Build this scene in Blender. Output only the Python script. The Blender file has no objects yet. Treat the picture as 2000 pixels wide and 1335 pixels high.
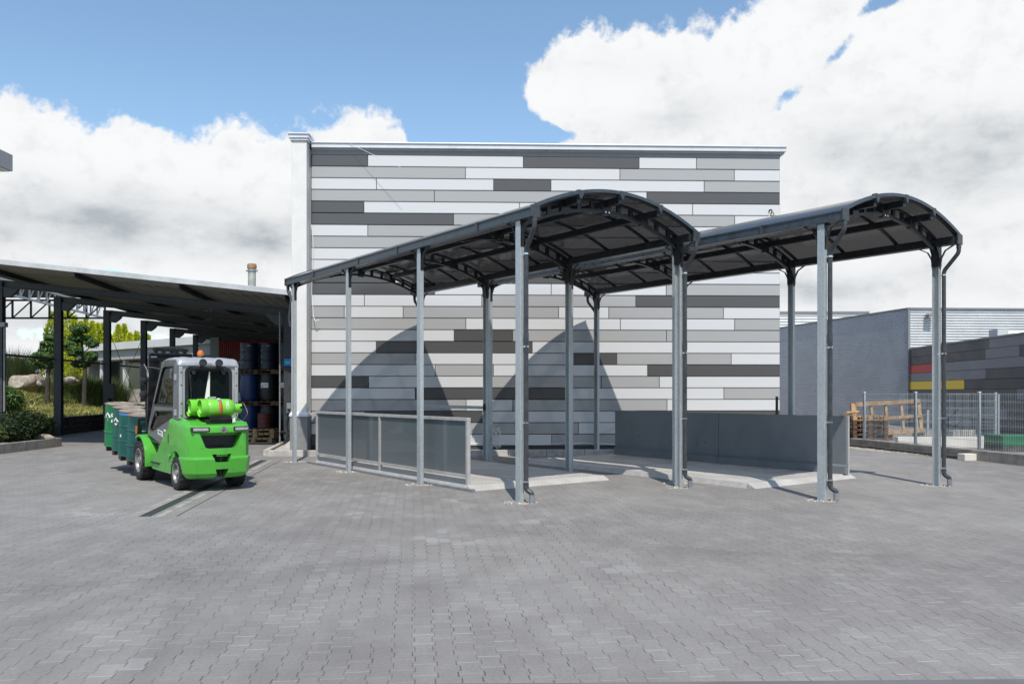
import bpy, bmesh, math, random
from mathutils import Vector, Matrix
from mathutils.geometry import tessellate_polygon
random.seed(7)
R = math.radians
PI = math.pi
SC = bpy.context.scene
COL = SC.collection
H, F, HY = 1.6, 1630.0, 766.0          # eye height, focal length in pixels, horizon row of the 2000 px photograph

# ------------------------------------------------------------------ camera
cam = bpy.data.cameras.new('camera')
camo = bpy.data.objects.new('camera', cam)
COL.objects.link(camo)
SC.camera = camo
camo.location = (0, 0, H)
camo.rotation_euler = (R(90), 0, 0)
cam.sensor_width = 36
cam.lens = 36 * F / 2000
cam.shift_y = (HY - 667.5) / 2000
cam.clip_start = 0.1
cam.clip_end = 3000

# ------------------------------------------------------------------ view
SC.view_settings.view_transform = 'Standard'
SC.view_settings.look = 'None'
SC.view_settings.gamma = 1
SC.view_settings.use_curve_mapping = False
SC.view_settings.exposure = 0.0
SC.cycles.max_bounces = 8
SC.cycles.transparent_max_bounces = 16

# ------------------------------------------------------------------ sun
SUN_DIR = Vector((-0.10, 1.0, -1.5)).normalized()
SUN_EL = math.asin(-SUN_DIR.z)
SUN_ROT = math.atan2(-SUN_DIR.x, -SUN_DIR.y)
sl = bpy.data.lights.new('sun', 'SUN')
slo = bpy.data.objects.new('sun', sl)
COL.objects.link(slo)
sl.energy = 4.6
sl.angle = R(0.5)
sl.color = (1.0, 0.95, 0.87)
slo.rotation_euler = SUN_DIR.to_track_quat('-Z', 'Y').to_euler()
slo.location = (0, -10, 30)


# ------------------------------------------------------------------ node helper
class NT:
    def __init__(s, nt):
        s.nt = nt

    def new(s, t, **kw):
        n = s.nt.nodes.new(t)
        for k, v in kw.items():
            setattr(n, k, v)
        return n

    def put(s, sock, v):
        if hasattr(v, 'is_linked') or hasattr(v, 'links'):
            s.nt.links.new(v, sock)
        elif isinstance(v, (tuple, list)) and len(v) == 3 and sock.type == 'RGBA':
            sock.default_value = (*v, 1)
        else:
            sock.default_value = v

    def m(s, op, a, b=None, c=None, clamp=False):
        n = s.new('ShaderNodeMath', operation=op)
        n.use_clamp = clamp
        s.put(n.inputs[0], a)
        if b is not None:
            s.put(n.inputs[1], b)
        if c is not None:
            s.put(n.inputs[2], c)
        return n.outputs[0]

    def vm(s, op, a, b=None):
        n = s.new('ShaderNodeVectorMath', operation=op)
        s.put(n.inputs[0], a)
        if b is not None:
            s.put(n.inputs[1], b)
        return n.outputs['Value'] if op in ('DOT_PRODUCT', 'LENGTH') else n.outputs['Vector']

    def mix(s, f, a, b, mode='MIX'):
        n = s.new('ShaderNodeMix', data_type='RGBA')
        n.blend_type = mode
        s.put(n.inputs[0], f)
        s.put(n.inputs[6], a)
        s.put(n.inputs[7], b)
        return n.outputs[2]

    def noise(s, vec, scale, detail=3, rough=0.5, w=None):
        n = s.new('ShaderNodeTexNoise')
        s.put(n.inputs['Vector'], vec)
        n.inputs['Scale'].default_value = scale
        n.inputs['Detail'].default_value = detail
        n.inputs['Roughness'].default_value = rough
        return n.outputs['Fac']

    def ss(s, v, lo, hi, a=0.0, b=1.0):
        n = s.new('ShaderNodeMapRange', interpolation_type='SMOOTHSTEP')
        s.put(n.inputs['Value'], v)
        n.inputs['From Min'].default_value = lo
        n.inputs['From Max'].default_value = hi
        n.inputs['To Min'].default_value = a
        n.inputs['To Max'].default_value = b
        return n.outputs['Result']

    def lin(s, v, lo, hi, a=0.0, b=1.0):
        n = s.new('ShaderNodeMapRange')
        s.put(n.inputs['Value'], v)
        n.inputs['From Min'].default_value = lo
        n.inputs['From Max'].default_value = hi
        n.inputs['To Min'].default_value = a
        n.inputs['To Max'].default_value = b
        return n.outputs['Result']


def azel(x, y):
    return math.atan((x - 1000) / F), math.atan((HY - y) / math.hypot(F, x - 1000))


# ------------------------------------------------------------------ world: Nishita sky with cumulus banks by compass direction
W = bpy.data.worlds.new('World')
SC.world = W
W.use_nodes = True
w = NT(W.node_tree)
for n in list(W.node_tree.nodes):
    W.node_tree.nodes.remove(n)
out = w.new('ShaderNodeOutputWorld')
bg = w.new('ShaderNodeBackground')
bg.inputs['Strength'].default_value = 0.15
W.node_tree.links.new(bg.outputs[0], out.inputs[0])
sky = w.new('ShaderNodeTexSky', sky_type='NISHITA')
sky.sun_disc = False
sky.sun_elevation = SUN_EL
sky.sun_rotation = SUN_ROT
sky.air_density = 1.0
sky.dust_density = 0.6
sky.ozone_density = 1.6
tc = w.new('ShaderNodeTexCoord')
D = w.vm('NORMALIZE', tc.outputs['Generated'])
sep = w.new('ShaderNodeSeparateXYZ')
w.put(sep.inputs[0], D)
AZ = w.m('ARCTAN2', sep.outputs[0], sep.outputs[1])
EL = w.m('ARCSINE', sep.outputs[2])
fc = w.new('ShaderNodeFloatCurve')
cpts = [(-260, 150), (0, 165), (60, 188), (150, 212), (225, 222), (300, 243), (345, 256), (395, 236), (460, 224), (500, 246), (560, 256),
        (600, 248), (640, 226), (690, 208), (750, 200), (785, 215), (800, 290), (820, 330), (985, 330), (1005, 180), (1035, 112), (1080, 66), (1140, 42),
        (1200, 44), (1240, 18), (1300, 12), (1345, 34), (1400, 32), (1460, 14), (1510, -30), (1700, -120), (2200, -200)]
cm = fc.mapping.curves[0]
AZR, ELR = 0.70, 0.7
for i, (x, y) in enumerate(cpts):
    a, e = azel(x, y)
    p = ((a + AZR) / (2 * AZR), e / ELR)
    if i < 2:
        cm.points[i].location = p
    else:
        cm.points.new(*p)
for p in cm.points:
    p.handle_type = 'VECTOR'
fc.mapping.update()
w.put(fc.inputs['Value'], w.lin(AZ, -AZR, AZR))
ELT = w.m('MULTIPLY', fc.outputs[0], ELR)


def blob(x, y, sx, sy, rot=0):
    a0, e0 = azel(x, y)
    da = w.m('SUBTRACT', AZ, a0)
    de = w.m('SUBTRACT', EL, e0)
    c, s_ = math.cos(R(rot)), math.sin(R(rot))
    u = w.m('ADD', w.m('MULTIPLY', da, c * F / sx), w.m('MULTIPLY', de, s_ * F / sx))
    v = w.m('SUBTRACT', w.m('MULTIPLY', de, c * F / sy), w.m('MULTIPLY', da, s_ * F / sy))
    q = w.m('ADD', w.m('MULTIPLY', u, u), w.m('MULTIPLY', v, v))
    return w.m('EXPONENT', w.m('MULTIPLY', q, -1.0))


def total(ls):
    t = ls[0]
    for q in ls[1:]:
        t = w.m('ADD', t, q)
    return t


nL = w.noise(D, 11, 4, 0.55)
nM = w.noise(D, 34, 6, 0.62)
nS = w.noise(D, 120, 4, 0.6)
holes = total([w.m('MULTIPLY', blob(*b[:5]), b[5]) for b in [
    (1005, 240, 70, 40, -20, .12), (1085, 264, 60, 16, 0, .06), (1530, 195, 64, 20, 40, .046), (1640, 98, 62, 17, 45, .044),
    (1740, 0, 70, 18, 10, .06), (60, 530, 200, 20, 0, .062), (260, 556, 120, 16, 0, .055), (180, 655, 200, 22, 0, .05)]])
dens = w.m('SUBTRACT', w.m('MINIMUM', w.m('SUBTRACT', ELT, EL), 0.05), holes)
dens = w.m('ADD', dens, w.m('MULTIPLY', w.m('SUBTRACT', nL, 0.5), 0.06))
dens = w.m('ADD', dens, w.m('MULTIPLY', w.m('SUBTRACT', nM, 0.5), 0.075))
dens = w.m('ADD', dens, w.m('MULTIPLY', w.m('SUBTRACT', nS, 0.5), 0.02))
mask = w.ss(dens, -0.004, 0.016)
# outside the photographed quarter: unseen cloud, its cover set to deepen shade and tune wall reflections
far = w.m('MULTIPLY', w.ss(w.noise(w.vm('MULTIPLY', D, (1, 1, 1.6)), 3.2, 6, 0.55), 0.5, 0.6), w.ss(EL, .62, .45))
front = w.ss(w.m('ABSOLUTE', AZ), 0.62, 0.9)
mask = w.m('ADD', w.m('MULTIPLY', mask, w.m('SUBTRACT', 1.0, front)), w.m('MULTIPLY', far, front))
mask = w.m('MULTIPLY', mask, w.ss(EL, -0.02, 0.01))
mask = w.m('MULTIPLY', mask, w.ss(EL, 1.1, 0.55))
gray = total([w.m('MULTIPLY', blob(*b[:5]), b[5]) for b in [
    (330, 445, 330, 50, 0, .62), (120, 430, 200, 60, 0, .3), (520, 480, 110, 26, 0, .4), (1880, 320, 220, 70, 0, .62), (1700, 270, 160, 40, 0, .4), (1560, 420, 200, 40, 0, .25), (1250, 130, 160, 30, 0, .12), (1330, 235, 200, 34, 8, .28),
    (1720, 560, 230, 36, 0, .42), (1900, 470, 160, 30, 0, .2), (1560, 570, 120, 26, 0, .3), (100, 620, 240, 40, 0, .5)]])
gn = w.noise(w.vm('MULTIPLY', D, (1.0, 1.0, 2.2)), 13, 5, 0.55)
gray = w.m('MULTIPLY', gray, w.lin(gn, 0.3, 0.7, 0.35, 1.25))
gray = w.m('ADD', gray, w.m('ADD', w.m('MULTIPLY', w.ss(gn, 0.50, 0.75), 0.16), w.m('MULTIPLY', w.ss(nM, 0.5, 0.72), 0.16)), None, True)
ccol = w.mix(gray, (6.35, 6.4, 6.45), (3.1, 3.4, 3.65))
skyc = w.mix(1.0, sky.outputs[0], (1.20, 1.28, 1.24), 'MULTIPLY')
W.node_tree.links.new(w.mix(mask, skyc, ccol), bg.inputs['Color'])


# ------------------------------------------------------------------ materials
def mat(name, col, rough=0.6, metal=0.0, var=0.0, vscale=4.0, bump=0.0, bscale=60.0, spec=None, col2=None, stretch=(1, 1, 1), detail=5, coat=0.0, lo=.35, hi=.65):
    m = bpy.data.materials.new(name)
    m.use_nodes = True
    t = NT(m.node_tree)
    b = m.node_tree.nodes['Principled BSDF']
    b.inputs['Roughness'].default_value = rough
    b.inputs['Metallic'].default_value = metal
    b.inputs['Coat Weight'].default_value = coat
    if spec is not None:
        b.inputs['Specular IOR Level'].default_value = spec
    b.inputs['Base Color'].default_value = (*col, 1)
    if var or col2 or bump:
        c = t.new('ShaderNodeTexCoord').outputs['Object']
        if stretch != (1, 1, 1):
            c = t.vm('MULTIPLY', c, stretch)
        if var or col2:
            n = t.noise(c, vscale, detail, 0.6)
            if col2 is None:
                col2 = tuple(min(1, x * (1 + var)) for x in col)
                col = tuple(x * (1 - var) for x in col)
            t.put(b.inputs['Base Color'], t.mix(t.ss(n, lo, hi), col, col2))
            t.put(b.inputs['Roughness'], t.lin(n, .3, .7, max(.03, rough - .08), min(1, rough + .08)))
        if bump:
            bn = t.new('ShaderNodeBump')
            bn.inputs['Strength'].default_value = bump
            bn.inputs['Distance'].default_value = 0.01
            t.put(bn.inputs['Height'], t.noise(c, bscale, 4, 0.6))
            t.put(b.inputs['Normal'], bn.outputs[0])
    return m


def leafmat(name, c1, c2, sc=3.0, trans=0.25):
    m = bpy.data.materials.new(name)
    m.use_nodes = True
    t = NT(m.node_tree)
    b = m.node_tree.nodes['Principled BSDF']
    o = m.node_tree.nodes['Material Output']
    b.inputs['Roughness'].default_value = 0.55
    b.inputs['Specular IOR Level'].default_value = 0.25
    g = t.new('ShaderNodeNewGeometry')
    c = t.new('ShaderNodeTexCoord').outputs['Object']
    f = t.m('ADD', t.m('MULTIPLY', g.outputs['Random Per Island'], 0.6), t.m('MULTIPLY', t.noise(c, sc, 3, .6), 0.4))
    cc = t.mix(t.ss(f, .2, .8), c1, c2)
    t.put(b.inputs['Base Color'], cc)
    tr = t.new('ShaderNodeBsdfTranslucent')
    t.put(tr.inputs[0], cc)
    mx = t.new('ShaderNodeMixShader')
    mx.inputs[0].default_value = trans
    m.node_tree.links.new(b.outputs[0], mx.inputs[1])
    m.node_tree.links.new(tr.outputs[0], mx.inputs[2])
    m.node_tree.links.new(mx.outputs[0], o.inputs[0])
    return m


def glassmat(name, tint, clear, base, rough=0.04, fres=1.5):
    """tinted pane: part see-through, part dark, glossy on top"""
    m = bpy.data.materials.new(name)
    m.use_nodes = True
    t = NT(m.node_tree)
    b = m.node_tree.nodes['Principled BSDF']
    o = m.node_tree.nodes['Material Output']
    b.inputs['Base Color'].default_value = (*base, 1)
    b.inputs['Roughness'].default_value = rough
    tr = t.new('ShaderNodeBsdfTransparent')
    tr.inputs[0].default_value = (*tint, 1)
    lw = t.new('ShaderNodeLayerWeight')
    lw.inputs[0].default_value = .5
    fr = t.m('POWER', lw.outputs['Facing'], 4.0)
    mx = t.new('ShaderNodeMixShader')
    t.put(mx.inputs[0], t.m('SUBTRACT', clear, t.m('MULTIPLY', fr, clear)))
    m.node_tree.links.new(b.outputs[0], mx.inputs[1])
    m.node_tree.links.new(tr.outputs[0], mx.inputs[2])
    m.node_tree.links.new(mx.outputs[0], o.inputs[0])
    return m


def galv(name, dark=1.0):
    m = bpy.data.materials.new(name)
    m.use_nodes = True
    t = NT(m.node_tree)
    b = m.node_tree.nodes['Principled BSDF']
    c = t.new('ShaderNodeTexCoord').outputs['Object']
    v = t.new('ShaderNodeTexVoronoi')
    t.put(v.inputs['Vector'], t.vm('MULTIPLY', c, (1, 1, .6)))
    v.inputs['Scale'].default_value = 55
    sp = t.new('ShaderNodeSeparateColor')
    t.put(sp.inputs[0], v.outputs['Color'])
    n = t.noise(t.vm('MULTIPLY', c, (1, 1, .18)), 9, 5, .65)
    f = t.m('ADD', t.m('MULTIPLY', sp.outputs[0], .26), t.m('MULTIPLY', n, .78))
    t.put(b.inputs['Base Color'], t.mix(t.ss(f, .2, .85), tuple(x * dark for x in (.37, .40, .415)), tuple(x * dark for x in (.51, .545, .56))))
    b.inputs['Metallic'].default_value = 0.35
    t.put(b.inputs['Roughness'], t.lin(f, .2, .8, .36, .55))
    return m


def pavermat():
    m = bpy.data.materials.new('paving_blocks')
    m.use_nodes = True
    t = NT(m.node_tree)
    b = m.node_tree.nodes['Principled BSDF']
    c = t.new('ShaderNodeTexCoord').outputs['Object']
    nrm = math.hypot(1, .118)
    u = t.vm('DOT_PRODUCT', c, (1 / nrm, .118 / nrm, 0))
    v = t.vm('DOT_PRODUCT', c, (-.118 / nrm, 1 / nrm, 0))
    # slight unevenness of the rows
    wob = t.m('MULTIPLY', t.m('SUBTRACT', t.noise(c, .9, 2, .5), .5), .05)
    u = t.m('ADD', u, wob)
    Pw, L = 0.13, 0.2
    un, vn = t.m('DIVIDE', u, Pw), t.m('DIVIDE', v, L)
    rr = t.m('ROUND', un)
    par = t.m('MULTIPLY', t.m('FLOORED_MODULO', rr, 2.0), .5)
    wv = t.m('MULTIPLY', t.m('SINE', t.m('MULTIPLY', t.m('ADD', vn, par), 2 * PI)), 3.2)
    off = t.m('MULTIPLY', t.m('MAXIMUM', t.m('MINIMUM', wv, 1.0), -1.0), .0085)
    d1 = t.m('ABSOLUTE', t.m('SUBTRACT', u, t.m('ADD', t.m('MULTIPLY', rr, Pw), off)))
    col = t.m('FLOOR', t.m('DIVIDE', t.m('SUBTRACT', u, off), Pw))
    vs = t.m('ADD', t.m('ADD', vn, .25), t.m('MULTIPLY', t.m('FLOORED_MODULO', col, 2.0), .5))
    vr = t.m('ROUND', vs)
    d2 = t.m('MULTIPLY', t.m('ABSOLUTE', t.m('SUBTRACT', vs, vr)), L)
    sg = t.new('ShaderNodeCombineXYZ')
    t.put(sg.inputs[0], rr)
    t.put(sg.inputs[1], t.m('FLOOR', t.m('MULTIPLY', t.m('ADD', vn, par), 2.0)))
    t.put(sg.inputs[2], 5.5)
    wj = t.new('ShaderNodeTexWhiteNoise', noise_dimensions='3D')
    t.put(wj.inputs[0], sg.outputs[0])
    # joints carry painted shadow along the sides of a stone, fade at the shoulders, and differ from stone to stone and patch to patch
    wid = t.m('ADD', t.lin(wj.outputs[0], 0, 1, .001, .0030), t.lin(t.noise(c, .8, 4, .6), .35, .65, -.0012, .0022))
    side = t.ss(t.m('ABSOLUTE', wv), .7, 1.3, .22, 1.0)
    j1 = t.m('MULTIPLY', t.m('MULTIPLY', t.ss(t.m('SUBTRACT', d1, wid), 0.0014, -0.0014), side), t.lin(wj.outputs[0], 0, 1, .5, 1.0))
    j2 = t.ss(d2, .0045, .0016)
    cid = t.new('ShaderNodeCombineXYZ')
    t.put(cid.inputs[0], col)
    t.put(cid.inputs[1], t.m('FLOOR', vs))
    wn = t.new('ShaderNodeTexWhiteNoise', noise_dimensions='3D')
    t.put(wn.inputs[0], cid.outputs[0])
    big = t.noise(c, .22, 4, .55)
    mid = t.noise(t.vm('MULTIPLY', c, (1.5, .8, 1)), 1.3, 5, .62)
    fine = t.noise(c, 42, 5, .7)
    base = t.mix(t.ss(t.m('ADD', t.m('MULTIPLY', big, .55), t.m('MULTIPLY', mid, .45)), .36, .64), (.182, .172, .164), (.250, .238, .226))
    # single stones lighter or darker, more so in patches
    k = t.m('ADD', 1.0, t.m('MULTIPLY', t.m('SUBTRACT', wn.outputs[0], .5), t.lin(mid, .4, .65, .05, .13)))
    k = t.m('MULTIPLY', k, t.lin(fine, .3, .7, .86, 1.14))
    sc = t.new('ShaderNodeVectorMath', operation='SCALE')
    t.put(sc.inputs[0], base)
    t.put(sc.inputs['Scale'], k)
    cc = sc.outputs[0]
    # bleached stones and oily patches
    ble = t.m('MULTIPLY', t.ss(t.noise(c, .75, 3, .5), .56, .72), t.ss(wn.outputs[0], .55, .8))
    cc = t.mix(t.m('MULTIPLY', ble, .32), cc, (.40, .40, .395))
    # faint rubber sweeps left by turning tyres
    for cx_, cy_, r_ in ((-9.5, 4.0, 7.4), (-9.5, 4.0, 8.5), (9.0, 22.5, 14.6), (9.0, 22.5, 15.7), (2.0, -4.0, 11.2), (2.0, -4.0, 12.3)):
        dr = t.m('ABSOLUTE', t.m('SUBTRACT', t.vm('LENGTH', t.vm('SUBTRACT', t.vm('MULTIPLY', c, (1, 1, 0)), (cx_, cy_, 0))), r_))
        tk = t.m('MULTIPLY', t.ss(dr, .17, .05), t.ss(t.noise(c, .5, 4, .6), .42, .62, 0, .2))
        cc = t.mix(tk, cc, (.10, .098, .096))
    oil = t.ss(t.noise(t.vm('ADD', c, (31, 7, 0)), 1.9, 6, .7), .66, .8)
    cc = t.mix(t.m('MULTIPLY', oil, .45), cc, (.14, .138, .14))
    cc = t.mix(t.m('MULTIPLY', j2, t.m('MULTIPLY', t.m('POWER', wn.outputs[0], 2.2), .8)), cc, (.56, .55, .52))
    cc = t.mix(t.m('MULTIPLY', j1, .74), cc, (.045, .044, .043))
    t.put(b.inputs['Base Color'], cc)
    b.inputs['Roughness'].default_value = .82
    b.inputs['Specular IOR Level'].default_value = .3
    bn = t.new('ShaderNodeBump')
    bn.inputs['Strength'].default_value = .5
    bn.inputs['Distance'].default_value = .006
    hh = t.m('SUBTRACT', t.m('ADD', t.m('MULTIPLY', fine, .25), t.m('MULTIPLY', wn.outputs[0], .15)), t.m('ADD', j1, t.m('MULTIPLY', j2, .4)))
    t.put(bn.inputs['Height'], hh)
    t.put(b.inputs['Normal'], bn.outputs[0])
    return m


def checker_mat():
    """studded walking plate"""
    m = bpy.data.materials.new('tread_plate')
    m.use_nodes = True
    t = NT(m.node_tree)
    b = m.node_tree.nodes['Principled BSDF']
    c = t.new('ShaderNodeTexCoord').outputs['Object']
    u = t.m('MULTIPLY', t.vm('DOT_PRODUCT', c, (.7071, .7071, 0)), 1 / .055)
    v = t.m('MULTIPLY', t.vm('DOT_PRODUCT', c, (-.7071, .7071, 0)), 1 / .055)
    par = t.m('FLOORED_MODULO', t.m('ADD', t.m('FLOOR', u), t.m('FLOOR', v)), 2.0)
    fu = t.m('SUBTRACT', t.m('FRACT', u), .5)
    fv = t.m('SUBTRACT', t.m('FRACT', v), .5)
    a1 = t.m('ADD', t.m('POWER', t.m('DIVIDE', fu, .42), 2.0), t.m('POWER', t.m('DIVIDE', fv, .15), 2.0))
    a2 = t.m('ADD', t.m('POWER', t.m('DIVIDE', fv, .42), 2.0), t.m('POWER', t.m('DIVIDE', fu, .15), 2.0))
    q = t.m('ADD', t.m('MULTIPLY', a1, par), t.m('MULTIPLY', a2, t.m('SUBTRACT', 1.0, par)))
    st = t.ss(q, 1.1, .6)
    n = t.noise(c, 1.6, 5, .6)
    cc = t.mix(t.ss(n, .35, .68), (.42, .40, .37), (.56, .54, .51))
    cc = t.mix(t.m('MULTIPLY', st, .35), cc, (.7, .68, .65))
    t.put(b.inputs['Base Color'], cc)
    b.inputs['Metallic'].default_value = .15
    b.inputs['Roughness'].default_value = .5
    bn = t.new('ShaderNodeBump')
    bn.inputs['Strength'].default_value = .9
    bn.inputs['Distance'].default_value = .005
    t.put(bn.inputs['Height'], st)
    t.put(b.inputs['Normal'], bn.outputs[0])
    return m


M = {}
M['paver'] = pavermat()
M['tread'] = checker_mat()
M['galv'] = galv('galvanised_steel')
M['galvd'] = galv('dull_galvanised_steel', .8)
M['anth'] = mat('anthracite_coating', (.018, .021, .025), .38, 0, .25, 8)
M['gutter'] = mat('slate_grey_coating', (.045, .058, .07), .33, 0, .2, 6)
M['pipe'] = mat('dark_grey_plastic', (.045, .05, .056), .34, 0, .2, 9)
M['stub'] = mat('grey_plastic', (.20, .21, .22), .45, 0, .15, 9)
M['poly'] = glassmat('smoked_polycarbonate', (.47, .46, .46), .56, (.05, .048, .048), .16)
M['white_panel'] = mat('white_panel', (.60, .60, .602), .25)
M['silver_panel'] = mat('silver_panel', (.37, .365, .36), .25)
M['dark_panel'] = mat('umber_grey_panel', (.082, .078, .077), .25)
for k in ('white_panel', 'silver_panel', 'dark_panel'):
    M[k].node_tree.nodes['Principled BSDF'].inputs['IOR'].default_value = 1.62
M['seam'] = mat('panel_joint', (.05, .05, .052), .7)
M['coping'] = mat('coping_metal', (.66, .67, .69), .32, .15, .04, 2)
M['trim'] = mat('grey_trim', (.25, .25, .255), .5, 0, .05, 3)
M['render'] = mat('off_white_render', (.69, .68, .655), .85, 0, .03, 2.5, .3, 140)
M['plinth'] = mat('grey_plinth', (.20, .20, .205), .7, 0, .08, 4, .2, 90)
M['concrete'] = mat('pale_concrete', (.43, .41, .38), .85, 0, .16, 3.5, .35, 80)
M['concrete_d'] = mat('weathered_concrete', (.27, .25, .225), .88, 0, .22, 3, .4, 70)
M['white_conc'] = mat('cream_concrete', (.62, .59, .53), .85, 0, .07, 2, .2, 70)
M['darkstone'] = mat('dark_stone', (.07, .062, .056), .85, 0, .4, 5, .7, 20)
M['gravel'] = mat('gravel', (.42, .39, .34), .95, 0, .4, 38, 1.0, 90)
M['chip'] = mat('chippings', (.54, .51, .43), .9, 0, .25, 20)
M['asphalt'] = mat('asphalt', (.13, .13, .132), .9, 0, .2, .6)
M['bank'] = mat('dark_screen', (.045, .06, .03), .9, 0, .4, .2)  # for the unseen dark screen added behind the camera
M['soil'] = mat('soil', (.16, .14, .10), .95, 0, .4, 5, .8, 25)
M['steel_d'] = mat('dark_painted_steel', (.032, .034, .037), .55, 0, .25, 4)
M['shed_under'] = mat('shed_underside', (.24, .24, .215), .6, .1, .06, 2)
M['shed_fascia'] = mat('pale_sheet_edge', (.50, .51, .51), .45, .2, .1, 2)
M['alu'] = mat('brushed_aluminium_frame', (.50, .48, .46), .45, .35, .08, 6)
M['frost'] = mat('frosted_blue_grey_pane', (.115, .135, .145), .2, coat=.3)
M['slatepl'] = mat('slate_sheet', (.155, .172, .187), .42, 0, .08, 1.2, stretch=(1, 1, .5))
M['green'] = mat('bright_green_paint', (.078, .39, .04), .33, coat=.25, col2=(.058, .26, .035), vscale=5, detail=9, lo=.52, hi=.74)
# chipped paint and rubbed grime on the green bodywork
def chipped(m):
    t = NT(m.node_tree)
    b = m.node_tree.nodes['Principled BSDF']
    src = b.inputs['Base Color'].links[0].from_socket
    c = t.new('ShaderNodeTexCoord').outputs['Object']
    n1 = t.noise(c, 17, 8, .75)
    n2 = t.noise(t.vm('ADD', c, (4, 9, 2)), 3.5, 3, .5)
    k = t.m('MULTIPLY', t.ss(n1, .66, .70), t.ss(n2, .52, .62))
    g = t.m('MULTIPLY', t.ss(t.noise(t.vm('MULTIPLY', c, (1, 1, .35)), 6, 7, .7), .5, .75), .35)
    cc = t.mix(g, src, (.06, .11, .045))
    t.put(b.inputs['Base Color'], t.mix(k, cc, (.42, .40, .30)))


chipped(M['green'])
M['greeng'] = mat('lime_green_paint', (.17, .56, .045), .3, 0, .05, 6, coat=.3)
M['cabgrey'] = mat('silver_grey_paint', (.40, .41, .43), .34, .25, .06, 4, coat=.2)
M['doorgrey'] = mat('grey_door_paint', (.15, .155, .16), .4, .1, .08, 4)
M['black'] = mat('black_plastic', (.012, .012, .013), .45, 0, .3, 12)
M['blacks'] = mat('black_steel', (.016, .016, .018), .4, .3, .3, 9)
M['rubber'] = mat('tyre_rubber', (.022, .021, .021), .8, 0, .35, 14, .4, 60)
M['rim'] = mat('silver_rim', (.33, .325, .32), .5, .3, col2=(.16, .15, .14), vscale=9)
M['bark_d'] = mat('dark_bark', (.05, .042, .034), .9, 0, .35, 9, .8, 30)
M['cabglass'] = glassmat('tinted_cab_glass', (.34, .44, .5), .5, (.012, .018, .022), .02)
M['cabglass'].node_tree.nodes['Principled BSDF'].inputs['IOR'].default_value = 1.9
M['lampglass'] = mat('lamp_lens', (.36, .36, .36), .15, 0, .15, 30)
M['orange'] = mat('orange_lens', (.62, .16, .01), .2, 0, .1, 9, coat=.4)
M['strap'] = mat('orange_webbing', (.55, .12, .04), .7)
M['strapw'] = mat('pale_webbing', (.78, .75, .70), .7)
M['blue'] = mat('blue_webbing', (.08, .2, .5), .6)
M['chrome'] = mat('chrome', (.75, .75, .76), .15, 1.0)
M['white'] = mat('white_label', (.75, .75, .74), .55)
M['ink'] = mat('dark_ink', (.03, .03, .03), .6)
M['drum_g'] = mat('green_drum_paint', (.012, .155, .055), .36, 0, .12, 5)
M['drum_t'] = mat('teal_drum_paint', (.008, .088, .073), .36, 0, .16, 5)
M['drum_t2'] = mat('dark_teal_drum_paint', (.007, .073, .068), .4, 0, .22, 6)
M['lid'] = mat('rusty_pale_lid', (.34, .30, .25), .6, .1, col2=(.20, .155, .12), vscale=7)
M['drum_b'] = mat('blue_drum_plastic', (.004, .025, .105), .4, 0, .15, 4)
M['drum_n'] = mat('navy_drum_paint', (.004, .009, .03), .4, 0, .2, 5)
M['drum_k'] = mat('black_drum_plastic', (.008, .009, .009), .45, 0, .2, 5)
M['drum_r'] = mat('dull_red_drum', (.10, .018, .015), .55, 0, .3, 5)
M['wood'] = mat('weathered_wood', (.46, .31, .17), .8, col2=(.32, .19, .09), vscale=5, stretch=(1, 1, 1), bump=.3, bscale=40)
M['wood_d'] = mat('brown_pallet_wood', (.13, .075, .04), .85, col2=(.055, .032, .02), vscale=6, bump=.3, bscale=40)
M['red'] = mat('red_corrugated_sheet', (.30, .022, .02), .5, 0, .15, 3)
M['rust'] = mat('rusty_cap', (.36, .20, .10), .8, col2=(.22, .13, .08), vscale=9)
M['chim'] = mat('grey_flue', (.40, .41, .37), .6, .2, .15, 4)
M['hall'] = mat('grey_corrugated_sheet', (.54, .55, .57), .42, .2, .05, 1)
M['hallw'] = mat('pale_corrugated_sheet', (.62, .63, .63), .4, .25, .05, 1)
M['flash'] = mat('grey_flashing', (.25, .26, .27), .45, .2)
M['ax_d'] = mat('dark_grey_cladding', (.088, .086, .088), .5, 0, .06, 1)
M['ax_k'] = mat('graphite_cladding', (.07, .069, .075), .5, 0, .06, 1)
M['ax_l'] = mat('slate_grey_cladding', (.20, .205, .225), .45, 0, .05, 1)
M['ax_r'] = mat('red_cladding', (.60, .012, .016), .45)
M['ax_y'] = mat('yellow_cladding', (1.0, .66, .015), .45)
M['pav_w'] = mat('pavilion_fascia', (.60, .61, .61), .6, 0, .04, 1)
M['pav_g'] = mat('pavilion_soffit', (.36, .37, .37), .6, 0, .04, 1)
M['pav_d'] = mat('dark_glazing', (.02, .026, .03), .12)
M['pav_ww'] = mat('white_wall', (.72, .72, .70), .8, 0, .04, 2)
M['trough'] = mat('dark_green_steel', (.012, .13, .05), .5, 0, .1, 2)
M['cont'] = mat('green_steel', (.02, .27, .045), .5, 0, .1, 2)
M['rock'] = mat('boulder', (.46, .40, .32), .9, col2=(.27, .225, .19), vscale=2.5, bump=.8, bscale=9)
M['rockr'] = mat('reddish_boulder', (.36, .24, .17), .9, col2=(.23, .18, .14), vscale=3, bump=.8, bscale=9)
M['bark'] = mat('bark', (.10, .075, .055), .9, 0, .35, 9, .8, 30)
M['signblue'] = mat('blue_sign', (.0, .22, .45), .5)
M['paleblue'] = mat('pale_sign_print', (.3, .55, .7), .5)
M['rustbrown'] = mat('rusty_grate', (.085, .05, .034), .75, .2, .4, 9)
M['grate'] = mat('dark_grate', (.055, .053, .046), .6, .3, .3, 12)
M['hose'] = mat('white_hose', (.72, .72, .72), .5)
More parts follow.
